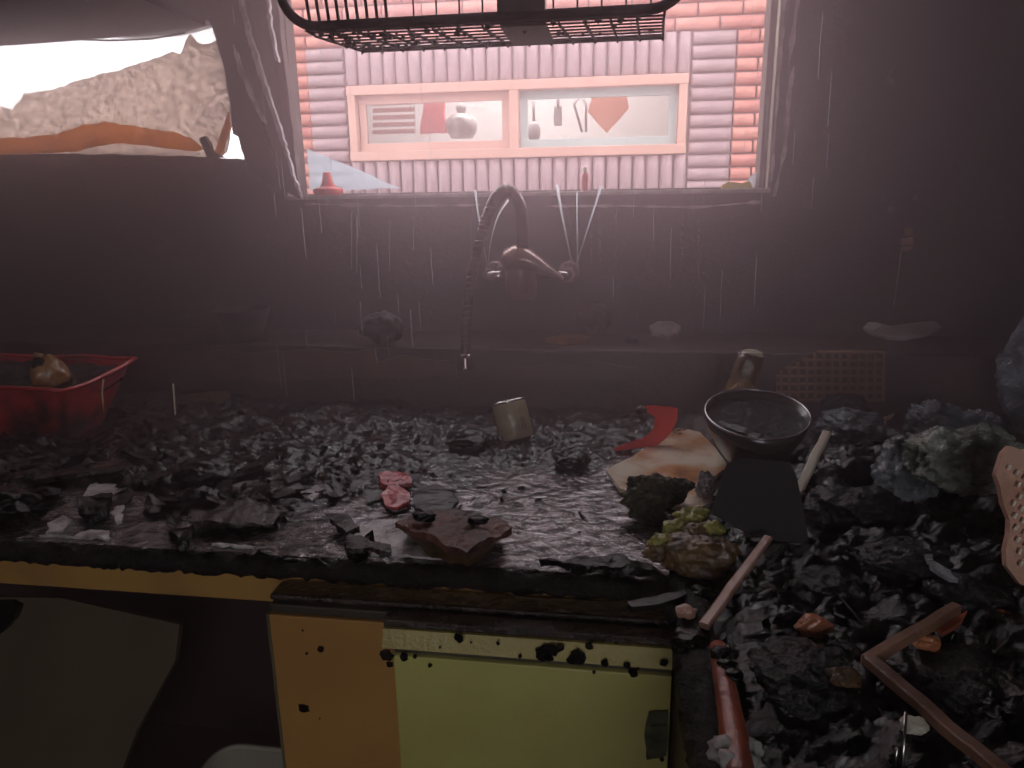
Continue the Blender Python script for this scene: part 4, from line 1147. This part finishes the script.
paper('charred_sheet', [(412, 490), (440, 484), (455, 500), (440, 512), (414, 508)], 'speckled dark sheet lying beside the pinkish red fragment', 'sheet', 'charflake', seed=9, th=.005, bend=.006)
paper('charred_sheet', [(540, 568), (600, 560), (650, 566), (668, 578), (600, 580)], 'long black flaking sheet along the front edge below the pool', 'sheet', 'char', seed=10, th=.010, bend=.012)
MT['wetpale'] = mat('wetpale', (.62, .56, .56), (.30, .26, .26), 26, .18, .4, bump=.5, bscale=60, coat=.6, stops=(.46, .66), c3=(.04, .03, .03), world=True)
for k, (px, lab) in enumerate([
        ([(18, 548), (40, 536), (62, 538), (56, 551), (30, 554)], 'white sodden scrap at the far left front of the worktop'),
        ([(62, 544), (82, 531), (104, 528), (110, 538), (92, 549), (70, 551)], 'white sodden scrap before the black curled sheet'),
        ([(48, 522), (62, 515), (74, 521), (62, 530), (46, 533)], 'white torn scrap left of the black curled sheet'),
        ([(112, 508), (124, 504), (122, 520), (116, 524)], 'narrow white scrap right of the black curled sheet'),
        ([(82, 496), (92, 484), (112, 479), (130, 487), (108, 494), (88, 502)], 'pale sodden strip beside the reddish splint'),
        ([(206, 549), (228, 543), (254, 548), (244, 556), (210, 557)], 'pale scrap at the front edge below the broad charred sheet'),
        ([(300, 494), (316, 484), (326, 490), (312, 500)], 'small pale scrap between dark sheets left of the red fragment'),
        ([(352, 530), (372, 520), (398, 518), (410, 528), (436, 556), (444, 570), (402, 572), (358, 562)], 'pale pinkish wet sheet lying under the rust wedge')]):
    z_ = ZC+.0075 if k != 4 else on(70, 490, .006).z
    o = slab('pale_scrap', [clampY(P(x, y, Z=z_), YF+.023) for x, y in px], .003, 'wetpale', None, .007, .003, 50+k, direction=(0, 0, -1)); roughen(o, 2, .0022, 70, k)  # flat pale pieces on the wet front of the worktop
    tag(recentre(o), lab, 'paper')  # flat pale pieces, 'paper' is only their category
# pinkish red fragment
fr_ = thing('red_fragment', 'pinkish red melted plastic fragment in the water beside the rust wedge', 'fragment', on(394, 500, 0))
pl_ = [(379, 472), (392, 471), (410, 474), (412, 482), (398, 484), (410, 492), (409, 502), (398, 507), (386, 505), (381, 494), (388, 486), (380, 482)]
slab('shell', [P(x, y, Z=fr_.location.z+.016-.0006*(y-470)*.3)-fr_.location for x, y in pl_], .007, 'pinkred', fr_, .01, .0012, 2, direction=(0, 0, -1)); roughen(fr_.children[0], 2, .0022, 70, 3)
slab('under_edge', [P(x, y, Z=fr_.location.z+.006)-fr_.location for x, y in ((382, 496), (410, 494), (408, 508), (396, 512), (386, 508))], .005, 'char', fr_, .01, .0015, 4, direction=(0, 0, -1))
# rust wedge
wz = ZC+.0125
rw = thing('rust_wedge', 'rust brown wedge of burnt foam with dark sides at the front of the pool', 'wedge', P(455, 558, Z=wz))
tp_ = [clampY(P(x, y, Z=wz+.026), YF-.034) for x, y in ((397, 528), (416, 516), (455, 514), (498, 522), (512, 531), (478, 549), (466, 557), (440, 545))]
bt_ = [clampY(P(x, y, Z=wz-.003), YF+.004) for x, y in ((406, 534), (424, 528), (455, 524), (494, 532), (502, 536), (482, 560), (468, 566), (432, 558))]
bm = bmesh.new()
T = [bm.verts.new(p-rw.location) for p in tp_]; Bv = [bm.verts.new(p-rw.location) for p in bt_]
for j in range(8): bm.faces.new((T[j], T[(j+1) % 8], Bv[(j+1) % 8], Bv[j]))
bm.faces.new(T); bm.faces.new(Bv[::-1])
bmesh.ops.triangulate(bm, faces=[f for f in bm.faces if len(f.verts) > 4])
bmesh.ops.subdivide_edges(bm, edges=bm.edges[:], cuts=5, use_grid_fill=True)
for v in bm.verts: v.co += Vector((noise.noise(v.co*90), noise.noise(v.co*90+Vector((5, 0, 0))), noise.noise(v.co*70+Vector((0, 5, 0)))))*.0026
finish('core', bm, 'rustside', rw)
tt = [p+Vector((0, 0, .006)) for p in tp_]
o = slab('crust', [p-rw.location for p in tt], .008, 'rust', rw, .008, .0016, 4, direction=(0, 0, -1)); roughen(o, 3, .0045, 45, 2)
for x, y, r, k in ((424, 521, .013, 1), (478, 524, .011, 2)):
    lump('soot_lump', P(x, y, Z=wz+.033)-rw.location, (r*1.1, r*.7, r*.4), 'char', k, .45, 2, 3, rw)
# can
cp = on(517, 437, 0); cp.z = ZC+.0095
cn = thing('small_can', 'beige tin can with bright rim tilted in the debris under the tap', 'can', cp, rot=(math.radians(-14), math.radians(-13), .15))
bm = bmesh.new(); lathe(bm, [(0, 0), (.0275, 0), (.0290, .003), (.0290, .060), (.0275, .063), (0, .063)], 32); finish('body', bm, 'can', cn, True)
bm = bmesh.new(); lathe(bm, [(.0262, .0625), (.0285, .0625), (.0295, .0645), (.0285, .0665), (.0262, .066), (.0262, .0635), (0, .0635)], 32); finish('top_rim', bm, 'metal_rim', cn, True)
for ch, zc in (('G', .030), ('O', .018)):
    cu = bpy.data.curves.new('letter', 'FONT'); cu.body = ch; cu.size = .012; cu.extrude = .0004; cu.align_x = 'CENTER'; cu.align_y = 'CENTER'; cu.resolution_u = 2
    to = bpy.data.objects.new('letter', cu); COL.objects.link(to)
    dg = bpy.context.evaluated_depsgraph_get(); me = bpy.data.meshes.new_from_object(to.evaluated_get(dg)); bpy.data.objects.remove(to)
    for v in me.vertices:                       # wrap the print round the can
        a = v.co.x/.029-math.radians(52); rr = .0290+v.co.z+.0002
        v.co = Vector((rr*math.cos(a), rr*math.sin(a), zc+v.co.y))
    link('printed_letter', me, 'ink', cn)
# scorched white plate piece
pp_ = [(606, 470), (640, 452), (662, 436), (676, 427), (700, 432), (716, 448), (728, 466), (712, 478), (716, 500), (690, 512), (650, 496), (618, 488)]
o = slab('scorched_plate', [P(x, y, Z=ZC+.014) for x, y in pp_], .006, 'plate', None, .02, .003, 6, direction=(0, 0, -1)); tag(recentre(o), 'scorched cream white plate piece lying beneath the red melted scrap', 'plate')
# red melted scrap: a bent tapering tongue with a broad top
rz0 = ZC+.016
pr = P(645, 446, Z=rz0)
rh = thing('red_plastic_scrap', 'bright red curved melted plastic scrap lying on the scorched plate', 'scrap', pr)
q = [(640, 407), (655, 405), (678, 408), (677, 420), (670, 434), (658, 445), (636, 449), (611, 451), (622, 444), (642, 438), (653, 429), (655, 417)]
o = slab('tongue', [P(x, y, Y=pr.y+(450-y)/45*.03)-pr for x, y in q], .009, 'redhot', rh, .010, .0012, 3)
lump('ashen_tip', P(641, 411, Y=pr.y+.028)-pr-Vector((0, 0, .006)), (.009, .007, .007), 'ash', 3, .3, 2, 3, rh)
# plate debris lumps in the pool
for k, (x, y, r, m, lab) in enumerate([(572, 470, .022, 'char', 'low black lump in the pool before the small can'), (470, 452, .03, 'char', 'broad black lump in the debris left of the small can'),
                                       (205, 484, .03, 'charflake', 'dark lump on the left worktop behind charred sheets'), (46, 506, .018, 'char', 'round black lump at the left front of the worktop'),
                                       (2, 524, .036, 'char', 'large black lump at the far left front of the worktop')]):
    tag(lump('char_lump', on(x, y, -.006), (r*1.3, r, r*.55), m, 40+k, .35, 1.6, 4, crease=.1), lab, 'lump')

# mossy dark chunk, green leaves, pulp, foil
tag(lump('mossy_chunk', on(655, 520, -.004), (.042, .022, .027), 'moss', 12, .45, 2.0, 5, crease=.14, rot=.45), 'dark mossy burnt chunk standing at the edge of the pool', 'chunk')
gp = thing('burnt_cabbage', 'yellow green burnt cabbage with brown heart at the front corner', 'vegetable', on(694, 580, 0))
g0 = gp.location
lump('heart', Vector((.004, .008, max(-.004, ZC+.001-g0.z))), (.038, .027, .021), 'pulp', 21, .3, 1.5, 5, gp, crease=.12)
for k, (x, y, r, z, m) in enumerate([(690, 522, .012, .040, 'leaf'), (676, 534, .011, .030, 'leaf'), (664, 548, .012, .022, 'leaf'), (697, 517, .009, .040, 'leaf'), (712, 534, .010, .036, 'leaf'), (657, 556, .012, .014, 'pulp'), (694, 536, .010, .036, 'pulp'), (726, 556, .010, .026, 'pulp')]):
    p = P(x, y, Z=g0.z+z)
    lump('leaf', p-g0-Vector((0, 0, r*.6)), (r*1.25, r, r*.9), m, 60+k, .5, 1.7, 4, gp, crease=.16)
tag(lump('foil_scrap', on(705, 503, -.002), (.013, .009, .019), 'foil', 5, .4, 2.4, 4, crease=.3, smooth=False), 'crumpled silver foil scrap between cabbage and black blade', 'foil')

# bowl
bc0 = P(757, 413, Z=ZC+.098)
_br = Matrix.Rotation(math.radians(13), 3, 'X')
bw_ = thing('black_bowl', 'black bowl of dark scummy liquid with shining rim', 'bowl', bc0-_br @ Vector((0, 0, .080)), rot=(math.radians(13), 0, 0))
rr = 51/FPX*(bc0-CAM).dot(_f)
hb = .080
bm = bmesh.new()
lathe(bm, [(0, 0), (rr*.45, 0), (rr*.52, .004), (rr*.74, hb*.35), (rr*.93, hb*.72), (rr*1.0, hb), (rr*.965, hb), (rr*.89, hb*.72), (rr*.7, hb*.38), (0, hb*.3)], 48)
finish('body', bm, 'pot', bw_, True)
bm = bmesh.new(); tube(bm, [(rr*.985*math.cos(2*math.pi*k/48), rr*.985*math.sin(2*math.pi*k/48), hb) for k in range(49)], .0018, 8, cap=False); finish('rim', bm, mat('rimsteel', (.42, .39, .40), (.22, .20, .20), 20, .22, metal=.9), bw_, True)
bm = bmesh.new(); ring0 = []
for k in range(24):
    R0 = rr*.95*(k+1)/24
    ring0.append([bm.verts.new((R0*math.cos(2*math.pi*j/48), R0*math.sin(2*math.pi*j/48), hb*.86+(.007*(1-abs(noise.noise(Vector((R0*math.cos(2*math.pi*j/48)*60, R0*math.sin(2*math.pi*j/48)*60, 3))))-.6) if k < 23 else 0))) for j in range(48)])
c_ = bm.verts.new((0, 0, hb*.86))
for j in range(48): bm.faces.new((c_, ring0[0][j], ring0[0][(j+1) % 48]))
for a, b in zip(ring0, ring0[1:]):
    for j in range(48): bm.faces.new((a[j], a[(j+1) % 48], b[(j+1) % 48], b[j]))
o = finish('liquid', bm, 'liquid', bw_, True)
bm = bmesh.new(); barm(bm, (-rr*.72, -rr*.25, hb*.90), (-rr*.05, -rr*.72, hb*.89), .016, .006, seg=6, wob=.004, bev=.4); finish('floating_scrap', bm, 'charflake', bw_)

# black trapezoid blade leaning on the bowl
yb_ = on(762, 538, .012).y
q = [P(x, y, Y=yb_+.05*(540-y)/75) for x, y in ((727, 464), (742, 458), (790, 462), (797, 478), (803, 510), (809, 543), (780, 542), (750, 534), (711, 513))]
o = slab('metal_sheet', q, .005, 'matte_black', None, .03, .001, 3); tag(recentre(o), 'flat black trapezoid blade leaning against the bowl', 'blade')
# pale sticks
def stick(name, p0, p1, wd, ht, m, label, taper=1, cat='stick', seg=5, wob=.002):
    bm = bmesh.new(); barm(bm, p0, p1, wd, ht, seg=seg, wob=wob, bev=.35, taper=taper, seed=len(label)); return tag(recentre(finish(name, bm, m)), label, cat)
stick('pale_stick', on(704, 626, .016), on(768, 538, .030), .0105, .007, 'pinkstick', 'pale pinkish stick sticking out from under the black blade', .85)
stick('pale_stick', on(798, 492, .028), on(827, 432, .044), .011, .007, 'bone', 'cream stick behind the black blade beside the bowl', .9)
# bottle behind the bowl
bo = P(726, 400, Y=bc0.y+.125)
mb = thing('melted_bottle', 'brown melted bottle leaning behind the bowl', 'bottle', (bo.x, bo.y, ZC+.02), rot=(0, math.radians(14), 0))
ht_ = P(738, 345, Y=bc0.y+.125).z-ZC-.03
bm = bmesh.new(); seg = 28; V = []
for k in range(16):
    u = k/15; R0 = .026*(1-.35*u**2)+.003*math.sin(u*9); ring = []
    for j in range(seg):
        a = 2*math.pi*j/seg; d = 1+.18*noise.noise(Vector((math.cos(a)*1.4, math.sin(a)*1.4, u*4)))
        ring.append(bm.verts.new((R0*d*math.cos(a), R0*d*math.sin(a), u*ht_)))
    V.append(ring)
for a, b in zip(V, V[1:]):
    for j in range(seg): bm.faces.new((a[j], a[(j+1) % seg], b[(j+1) % seg], b[j]))
bm.faces.new(V[0][::-1]); bm.faces.new(V[-1]); finish('body', bm, 'bottle', mb, True)
bm = bmesh.new(); tube(bm, [(.017*math.cos(a/10*6.283), .014*math.sin(a/10*6.283), ht_+.004*math.sin(a)) for a in range(11)], .003, 6); finish('torn_mouth', bm, 'bone', mb, True)
lump('melted_fold', (.004, -.020, ht_*.45), (.018, .010, .016), 'ochre', 3, .4, 2, 4, mb, crease=.2)
# waffle tray leaning on the upstand: grid of ribs on a plate with a broken left corner
YT = YU-.0075
wf = thing('waffle_tray', 'brown plastic tray with square waffle grid leaning on the upstand', 'tray', P(835, 402, Y=YT))
out = [(777, 372), (800, 358), (822, 350), (884, 350), (884, 412), (845, 414), (777, 412)]
slab('back_plate', [P(x, y, Y=YT)-wf.location for x, y in out], .006, mat('waffleback', (.11, .065, .042), (.07, .042, .03), 14, .45), wf, direction=(0, 1, 0))
def inside(x, y):
    return y > 350 and y < 402 and x < 884 and y > 372-(x-777)*.5
for k in range(13):
    x = 781+k*8.5
    ys = [y for y in range(350, 403) if inside(x, y)]
    if ys:
        a, b = P(x, ys[0], Y=YT-.003), P(x, ys[-1], Y=YT-.003)
        bm = bmesh.new(); barm(bm, a-wf.location, b-wf.location, .0040, .010, up=Vector((0, 1, 0)), bev=.3); finish('rib', bm, 'waffle', wf)
for k in range(7):
    y = 352+k*8
    xs = [x for x in range(777, 885) if inside(x, y)]
    if xs:
        a, b = P(xs[0], y, Y=YT-.003), P(xs[-1], y, Y=YT-.003)
        bm = bmesh.new(); barm(bm, a-wf.location, b-wf.location, .0040, .010, up=Vector((0, 1, 0)), bev=.3); finish('rib', bm, 'waffle', wf)
# hollow dark rock in front of it
tag(lump('char_lump', Vector((P(845, 405, Y=YU-.045).x, YU-.045, top_at(P(845, 405, Y=YU-.045).x, YU-.045)-.006)), (.04, .026, .026), 'char', 71, .3, 1.6, 4, crease=.1), 'black charred lump in front of the waffle tray', 'lump')
# wet bags and lumps of the right heap
from mathutils.bvhtree import BVHTree
BAGS = []
def top2(x, y):
    z = top_at(x, y)
    for t_ in BAGS:
        h = t_.ray_cast(Vector((x, y, 2)), Vector((0, 0, -1)))
        if h[0] is not None: z = max(z, h[0].z)
    return z
def bag(name, px, py, rad, m, seed, label, cat='bag', lift=-.012, rot=0, crease=.2, amp=.28):
    p = on(px, py, lift); o = tag(lump(name, p, rad, m, seed, amp, 1.5, 5, crease=crease, rot=rot), label, cat)
    BAGS.append(BVHTree.FromPolygons([v.co+p for v in o.data.vertices], [q.vertices[:] for q in o.data.polygons])); return o
bag('black_bag', 848, 446, (.05, .04, .028), 'bluebag', 2, 'glossy bluish black plastic bag behind the cream stick', rot=-.3)
bag('plastic_bag', 906, 508, (.042, .036, .040), 'greybag', 3, 'crumpled grey clear plastic bag on the right heap', rot=.5, crease=.32)
bag('grey_green_bag', 960, 496, (.060, .040, .034), 'greenbag', 5, 'grey green crumpled bag beside the pink orange cloth', crease=.28)
bag('black_bag', 930, 440, (.040, .035, .028), 'bluebag', 6, 'small bluish black bag on the heap near the upstand', crease=.3)
bag('blue_bag', 1020, 438, (.045, .036, .085), 'bluebag', 8, 'tall bluish wet plastic bag in the right back corner', crease=.26)
bag('black_bag', 976, 440, (.030, .022, .022), 'bluebag', 9, 'low bluish black bag beside the tall bluish bag', crease=.3)
bag('black_bag', 850, 524, (.05, .04, .02), 'blackbag', 10, 'glossy black bag on the heap beside the black blade', crease=.2)
bag('black_bag', 904, 574, (.046, .030, .016), 'blackbag', 12, 'flat black bag with pale fold on the heap before the grey green bag', crease=.16)
bag('black_bag', 966, 606, (.036, .024, .014), 'blackbag', 13, 'glossy black bag under the pink orange cloth', crease=.18)
bag('black_bag', 826, 606, (.036, .034, .016), 'blackbag', 14, 'low black bag beside the pale pinkish stick', crease=.2)
bag('black_bag', 808, 694, (.040, .042, .016), 'blackbag', 15, 'black bag between red rod and brown frame', crease=.2)
bag('black_bag', 960, 696, (.04, .04, .014), 'blackbag', 16, 'black bag lying inside the angle of the brown frame', crease=.2)
# pink orange quilted cloth at the right edge
q = [(1002, 452), (1010, 446), (1022, 450), (1045, 446), (1060, 520), (1048, 592), (1020, 584), (1006, 566), (1010, 520), (1000, 488), (994, 474)]
c_ = on(1012, 592, .012)
pts = [P(x, y, Y=c_.y+.04-(y-446)/146*.04) for x, y in q]
o = slab('quilted_cloth', pts, .008, 'cloth', None, .012, .002, 5)
cl = thing('quilted_cloth', 'pink orange burnt cloth with pale stitching propped at right on heap', 'cloth', (c_.x, c_.y, c_.z-.01))
o.name = 'fabric'; o.parent = cl; o.location = -cl.location
random.seed(9)
for r_ in range(5):
    for k in range(9):
        x = 1008+r_*8+k*1.5; y = 470+k*12+r_*5
        if y > 572 or (x < 1012 and y > 480): continue
        a = P(x, y, Y=c_.y+.0365-(y-446)/146*.04); b = P(x+2.5, y-5, Y=c_.y+.0365-(y-5-446)/146*.04)
        bm = bmesh.new(); barm(bm, a-cl.location, b-cl.location, .0022, .0022, up=Vector((0, 1, .3))); finish('stitch', bm, 'dash', cl)
# brown L shaped frame
zf = ZC+.04
for _ in range(6):
    fa, fb, fc_ = P(956, 608, Z=zf), P(869, 660, Z=zf), P(1012, 782, Z=zf)
    zf = max(top2(*(u.lerp(v, k/12)).xy) for u, v in ((fa, fb), (fb, fc_)) for k in range(13))+.003
fa, fb, fc_ = P(956, 608, Z=zf), P(869, 660, Z=zf), P(1012, 782, Z=zf)
lf = thing('picture_frame', 'brown broken corner of a wooden frame lying on the right heap', 'frame', fb)
bm = bmesh.new(); barm(bm, fa-fb, (fb-fb)+(fb-fa).normalized()*.004, .009, .009, seg=6, wob=.0015, bev=.25); finish('short_bar', bm, 'framewood', lf)
bm = bmesh.new(); barm(bm, Vector((0, 0, 0)), fc_-fb, .0105, .009, seg=10, wob=.0015, bev=.25, seed=4); finish('long_bar', bm, 'framewood', lf)
# red brown rod
a, b = on(718, 648, .018), on(742, 790, .022)
bm = bmesh.new(); tube(bm, smoothpath([a, a.lerp(b, .5)+Vector((0, 0, .003)), b], 14), .0125, 14, rfun=lambda u: .0078+.0032*u+.001*noise.noise(Vector((u*30, 0, 0))))
rd = thing('red_rod', 'red brown melted rod along the charred edge of the right worktop', 'rod', a)
o = finish('shaft', bm, 'rod', rd, True, -a)
for k, (x, y) in enumerate(((721, 656), (727, 668), (733, 678), (724, 748), (729, 762))):
    lump('char_blister', on(x, y, .025)-a-Vector((0, 0, .003)), (.008, .008, .005), 'char' if k < 3 else 'shard', k, .4, 2, 3, rd)
# small bright bits
for k, (x, y, s, m, nm, lab) in enumerate([
        (813, 634, .012, 'orangechip', 'orange_chip', 'small orange chip in the black debris beside the brown frame'),
        (925, 650, .009, 'orangechip', 'orange_chip', 'tiny orange chip inside the angle of the brown frame'),
        (913, 735, .007, 'white_plastic', 'white_chip', 'small cream chip in the debris under the brown frame'),
        (1003, 608, .006, 'rod', 'pink_chip', 'small pink shard lying below the quilted cloth'),
        (936, 404, .010, 'ochre', 'yellow_chip', 'small yellowish chip standing near the upstand at right'),
        (686, 626, .008, 'pinkstick', 'pink_chip', 'pink knob shaped chip beside end of pale pinkish stick'),
        (842, 692, .010, 'rustside', 'brown_chip', 'brown chip below the corner of the brown frame')]):
    q_ = clampY(on(x, y, .0), -9, YU-.020); q_.z = top2(q_.x, q_.y)-.002+(.010 if m == 'pinkstick' else 0)          # the pink knob sits on the crust
    tag(lump(nm, q_, (s*1.2, s, s*.7), m, 80+k, .4, 1.6, 3, smooth=False), lab, 'chip')
for k, (x0, y0, x1, y1, r, m, lab) in enumerate([
        (906, 712, 902, 775, .0012, 'metal_rim', 'thin bright metal wire sticking up below the brown frame'),
        (897, 748, 894, 778, .0009, 'metal_rim', 'short thin metal wire beside the longer bright wire'),
        (830, 585, 868, 630, .0010, 'iron', 'thin dark wire slanting across the right heap'),
        (776, 604, 790, 578, .002, 'ash', 'thin grey twig lying beside the pale pinkish stick')]):
    a, b = (on(x0, y0, .022), on(x1, y1, -.003)) if k < 2 else (on(x0, y0, .008), on(x1, y1, .001))
    bm = bmesh.new(); tube(bm, [a, b], r, 6); tag(recentre(finish('wire', bm, m, None, True)), lab, 'wire')
def shardpx(px, m, label, lift, th=.004, seed=0, nm='shard', cat='shard'):
    c = on(sum(p[0] for p in px)/len(px), sum(p[1] for p in px)/len(px), lift)
    for _ in range(5): c.z = max(top2(*clampY(P(x, y, Z=c.z), -9).xy) for x, y in px)*.5+sum(top2(*clampY(P(x, y, Z=c.z), -9).xy) for x, y in px)/len(px)*.5+th*.7
    o = slab(nm, [clampY(P(x, y, Z=c.z), -9) for x, y in px], th, m, None, .008, .0014, seed, direction=(0, 0, -1)); return tag(recentre(o), label, cat)
shardpx([(922, 540), (930, 545), (934, 560), (950, 570), (958, 580), (948, 578), (930, 566), (924, 554)], 'greybag', 'pale grey twisted strip on the heap before the grey green bag', .045, seed=1)
shardpx([(928, 596), (940, 596), (952, 604), (944, 606)], 'shard', 'small pale shard at the top end of the brown frame', .05, seed=2)
shardpx([(938, 628), (968, 610), (962, 620), (944, 632)], 'rod', 'pale red splinter beside the short bar of the brown frame', .04, seed=3)
shardpx([(870, 396), (880, 402), (884, 424), (878, 420)], 'pinkstick', 'narrow pinkish splinter beside the glossy bluish black bag', .03, seed=4)
shardpx([(628, 602), (690, 588), (694, 591), (660, 604), (632, 607)], 'charflake', 'dark splinter jutting over the front edge of worktop corner', .012, .006, seed=5)
# grey crust between blade and rod and at corner
for k, (x, y, r, m, lab) in enumerate([(735, 770, .016, 'shard', 'pale grey crust lump at the lower end of the red rod'), (690, 652, .013, 'char', 'glossy black lump at the worktop inner corner'), (700, 604, .011, 'char', 'broad black lump before the burnt cabbage')]):
    tag(lump('crust_lump', on(x, y, -.003), (r*1.2, r, r*.7), m, 90+k, .4, 1.8, 4, crease=.15), lab, 'lump')

# ------------------------------------------------------------------ things on the ledge and wall
def ledge_pt(px, py): return P(px, py, Z=ZL)
def lp_(x, y, z):
    p = P(x, y, Z=z)
    return p if p.y < YW-.006 else P(x, y, Y=YW-.006)
def ledge_sh(px, m, label, cat, nm, th=.008, seed=0, z=.004):
    o = slab(nm, [lp_(x, y, ZL+th) for x, y in px], th, m, None, .012, .002, seed, direction=(0, 0, -1)); return tag(recentre(o), label, cat)
# broken plate: shallow arc dish with a missing side
bp_ = thing('broken_plate', 'broken grey white plate piece on the ledge under paper tag', 'plate', P(903, 334, Z=ZL))
px_out = [(864, 327), (872, 332), (886, 336), (905, 337), (925, 334), (940, 327)]
px_in = [(936, 321), (925, 322), (912, 323), (902, 324), (890, 326), (876, 322), (868, 322)]
slab('plate_piece', [lp_(x, y, ZL+.008)-bp_.location for x, y in px_out+px_in], .007, 'shard', bp_, .012, .0015, 3, direction=(0, 0, -1))
bm = bmesh.new(); tube(bm, smoothpath([lp_(x, y, ZL+.010)-bp_.location for x, y in px_out], 20), .0035, 8); finish('raised_rim', bm, 'shard', bp_, True)
ledge_sh([(649, 326), (658, 321), (672, 321), (682, 326), (676, 334), (668, 337), (660, 333), (652, 332)], 'shard', 'pale plate shard on the ledge right of the tap', 'shard', 'plate_shard', seed=4)
tag(lump('ochre_lump', lp_(593, 332, ZL)-Vector((0, .02, 0)), (.036, .018, .030), 'rustside', 5, .25, 1.6, 4), 'ochre brown charred lump on the ledge below the right valve', 'lump')
ledge_sh([(545, 338), (566, 333), (590, 335), (588, 339), (560, 341)], 'ochre', 'flat brown scrap on the ledge beside ochre lump', 'scrap', 'brown_scrap', seed=6)
tag(lump('foil_scrap', P(632, 344, Z=ZL+.001), (.012, .010, .006), 'ash', 9, .4, 2, 3, smooth=False), 'small crumpled ash grey foil on the ledge edge', 'foil')
# black lump hanging over the ledge
tag(lump('melted_lump', Vector((P(385, 345, Y=YU+.02).x, YU+.010, ZL-.001)), (.040, .03, .030), 'matte_black', 14, .3, 1.5, 4, crease=.1), 'black melted lump on the ledge left of the spout', 'lump')
# dark dish on the left of the ledge
dd = thing('dark_dish', 'dark shallow dish standing on the ledge under the left window jamb', 'dish', (P(290, 322, Z=ZL).x, YU+.055, ZL))
bm = bmesh.new(); lathe(bm, [(0, 0), (.030, 0), (.034, .004), (.050, .045), (.056, .062), (.053, .062), (.046, .044), (.030, .008), (0, .007)], 36); finish('body', bm, 'matte_black', dd, True)
bm = bmesh.new(); tube(bm, [(.0548*math.cos(2*math.pi*k/36), .040*math.sin(2*math.pi*k/36)*1.37, .0625) for k in range(37)], .0012, 6, cap=False); finish('rim', bm, 'ash', dd, True)
# paper tag with wire on the wall
tg = thing('paper_tag', 'small burnt paper tag with thin wire hanging on the sooty wall', 'tag', P(905, 240, Y=YW-.004))
for k, q in enumerate(([(905, 229), (912, 228), (913, 235), (906, 236)], [(901, 240), (913, 237), (914, 244), (902, 245)], [(902, 247), (913, 246), (912, 250), (902, 251)])):
    slab('paper_strip', [P(x, y, Y=YW-.006)-tg.location for x, y in q], .004, 'ochre' if k == 0 else 'pinkstick', tg, .006, .001, k, direction=(0, 1, 0))
bm = bmesh.new(); tube(bm, [P(901, 252, Y=YW-.004)-tg.location, P(898, 275, Y=YW-.004)-tg.location, P(893.5, 308, Y=YW-.004)-tg.location], .0011, 6); finish('wire', bm, 'shard', tg, True)

bpy.context.view_layer.update()
for o in list(SC.objects):
    if o.type == 'MESH' and o.parent is None and o.get('category') in ('flake', 'lump', 'sheet', 'chunk', 'bag', 'chip', 'paper', 'splint', 'block'):
        ws = [o.matrix_world @ v.co for v in o.data.vertices]; zm = min(p.z for p in ws)
        if ZC-.03 < zm < ZC: o.location.z += ZC+.0004-zm
# ------------------------------------------------------------------ haze of smoke and spray, filling the kitchen and drifting out of the window
bm = bmesh.new(); box(bm, (XLW-.05, -2.25, .02), (XR+.05, YO-.05, ZCEIL+.05))
hz = finish('smoke_haze', bm, None)
m = bpy.data.materials.new('haze'); m.use_nodes = True; t = m.node_tree; t.nodes.remove(t.nodes['Principled BSDF'])
vsn = N(t, 'ShaderNodeVolumeScatter'); vsn.inputs['Color'].default_value = (1, .78, .83, 1); vsn.inputs['Anisotropy'].default_value = .58
g_ = N(t, 'ShaderNodeNewGeometry'); sx_ = N(t, 'ShaderNodeSeparateXYZ'); t.links.new(g_.outputs['Position'], sx_.inputs[0])
mr = N(t, 'ShaderNodeMapRange', interpolation_type='SMOOTHSTEP')          # spray and steam hang thickest along the tap wall
mr.inputs['From Min'].default_value = .62; mr.inputs['From Max'].default_value = 1.45; mr.inputs['To Min'].default_value = .06; mr.inputs['To Max'].default_value = 1.28
t.links.new(sx_.outputs['Y'], mr.inputs['Value']); t.links.new(mr.outputs[0], vsn.inputs['Density'])
vab = N(t, 'ShaderNodeVolumeAbsorption'); vab.inputs['Color'].default_value = (1, .78, .83, 1)      # same total extinction in every colour
t.links.new(mr.outputs[0], vab.inputs['Density'])
vad = N(t, 'ShaderNodeAddShader'); t.links.new(vsn.outputs[0], vad.inputs[0]); t.links.new(vab.outputs[0], vad.inputs[1])
t.links.new(vad.outputs[0], t.nodes['Material Output'].inputs['Volume'])
hz.data.materials.append(m)
tag(hz, 'thin smoke and spray haze filling the burnt kitchen', 'haze'); hz['kind'] = 'stuff'
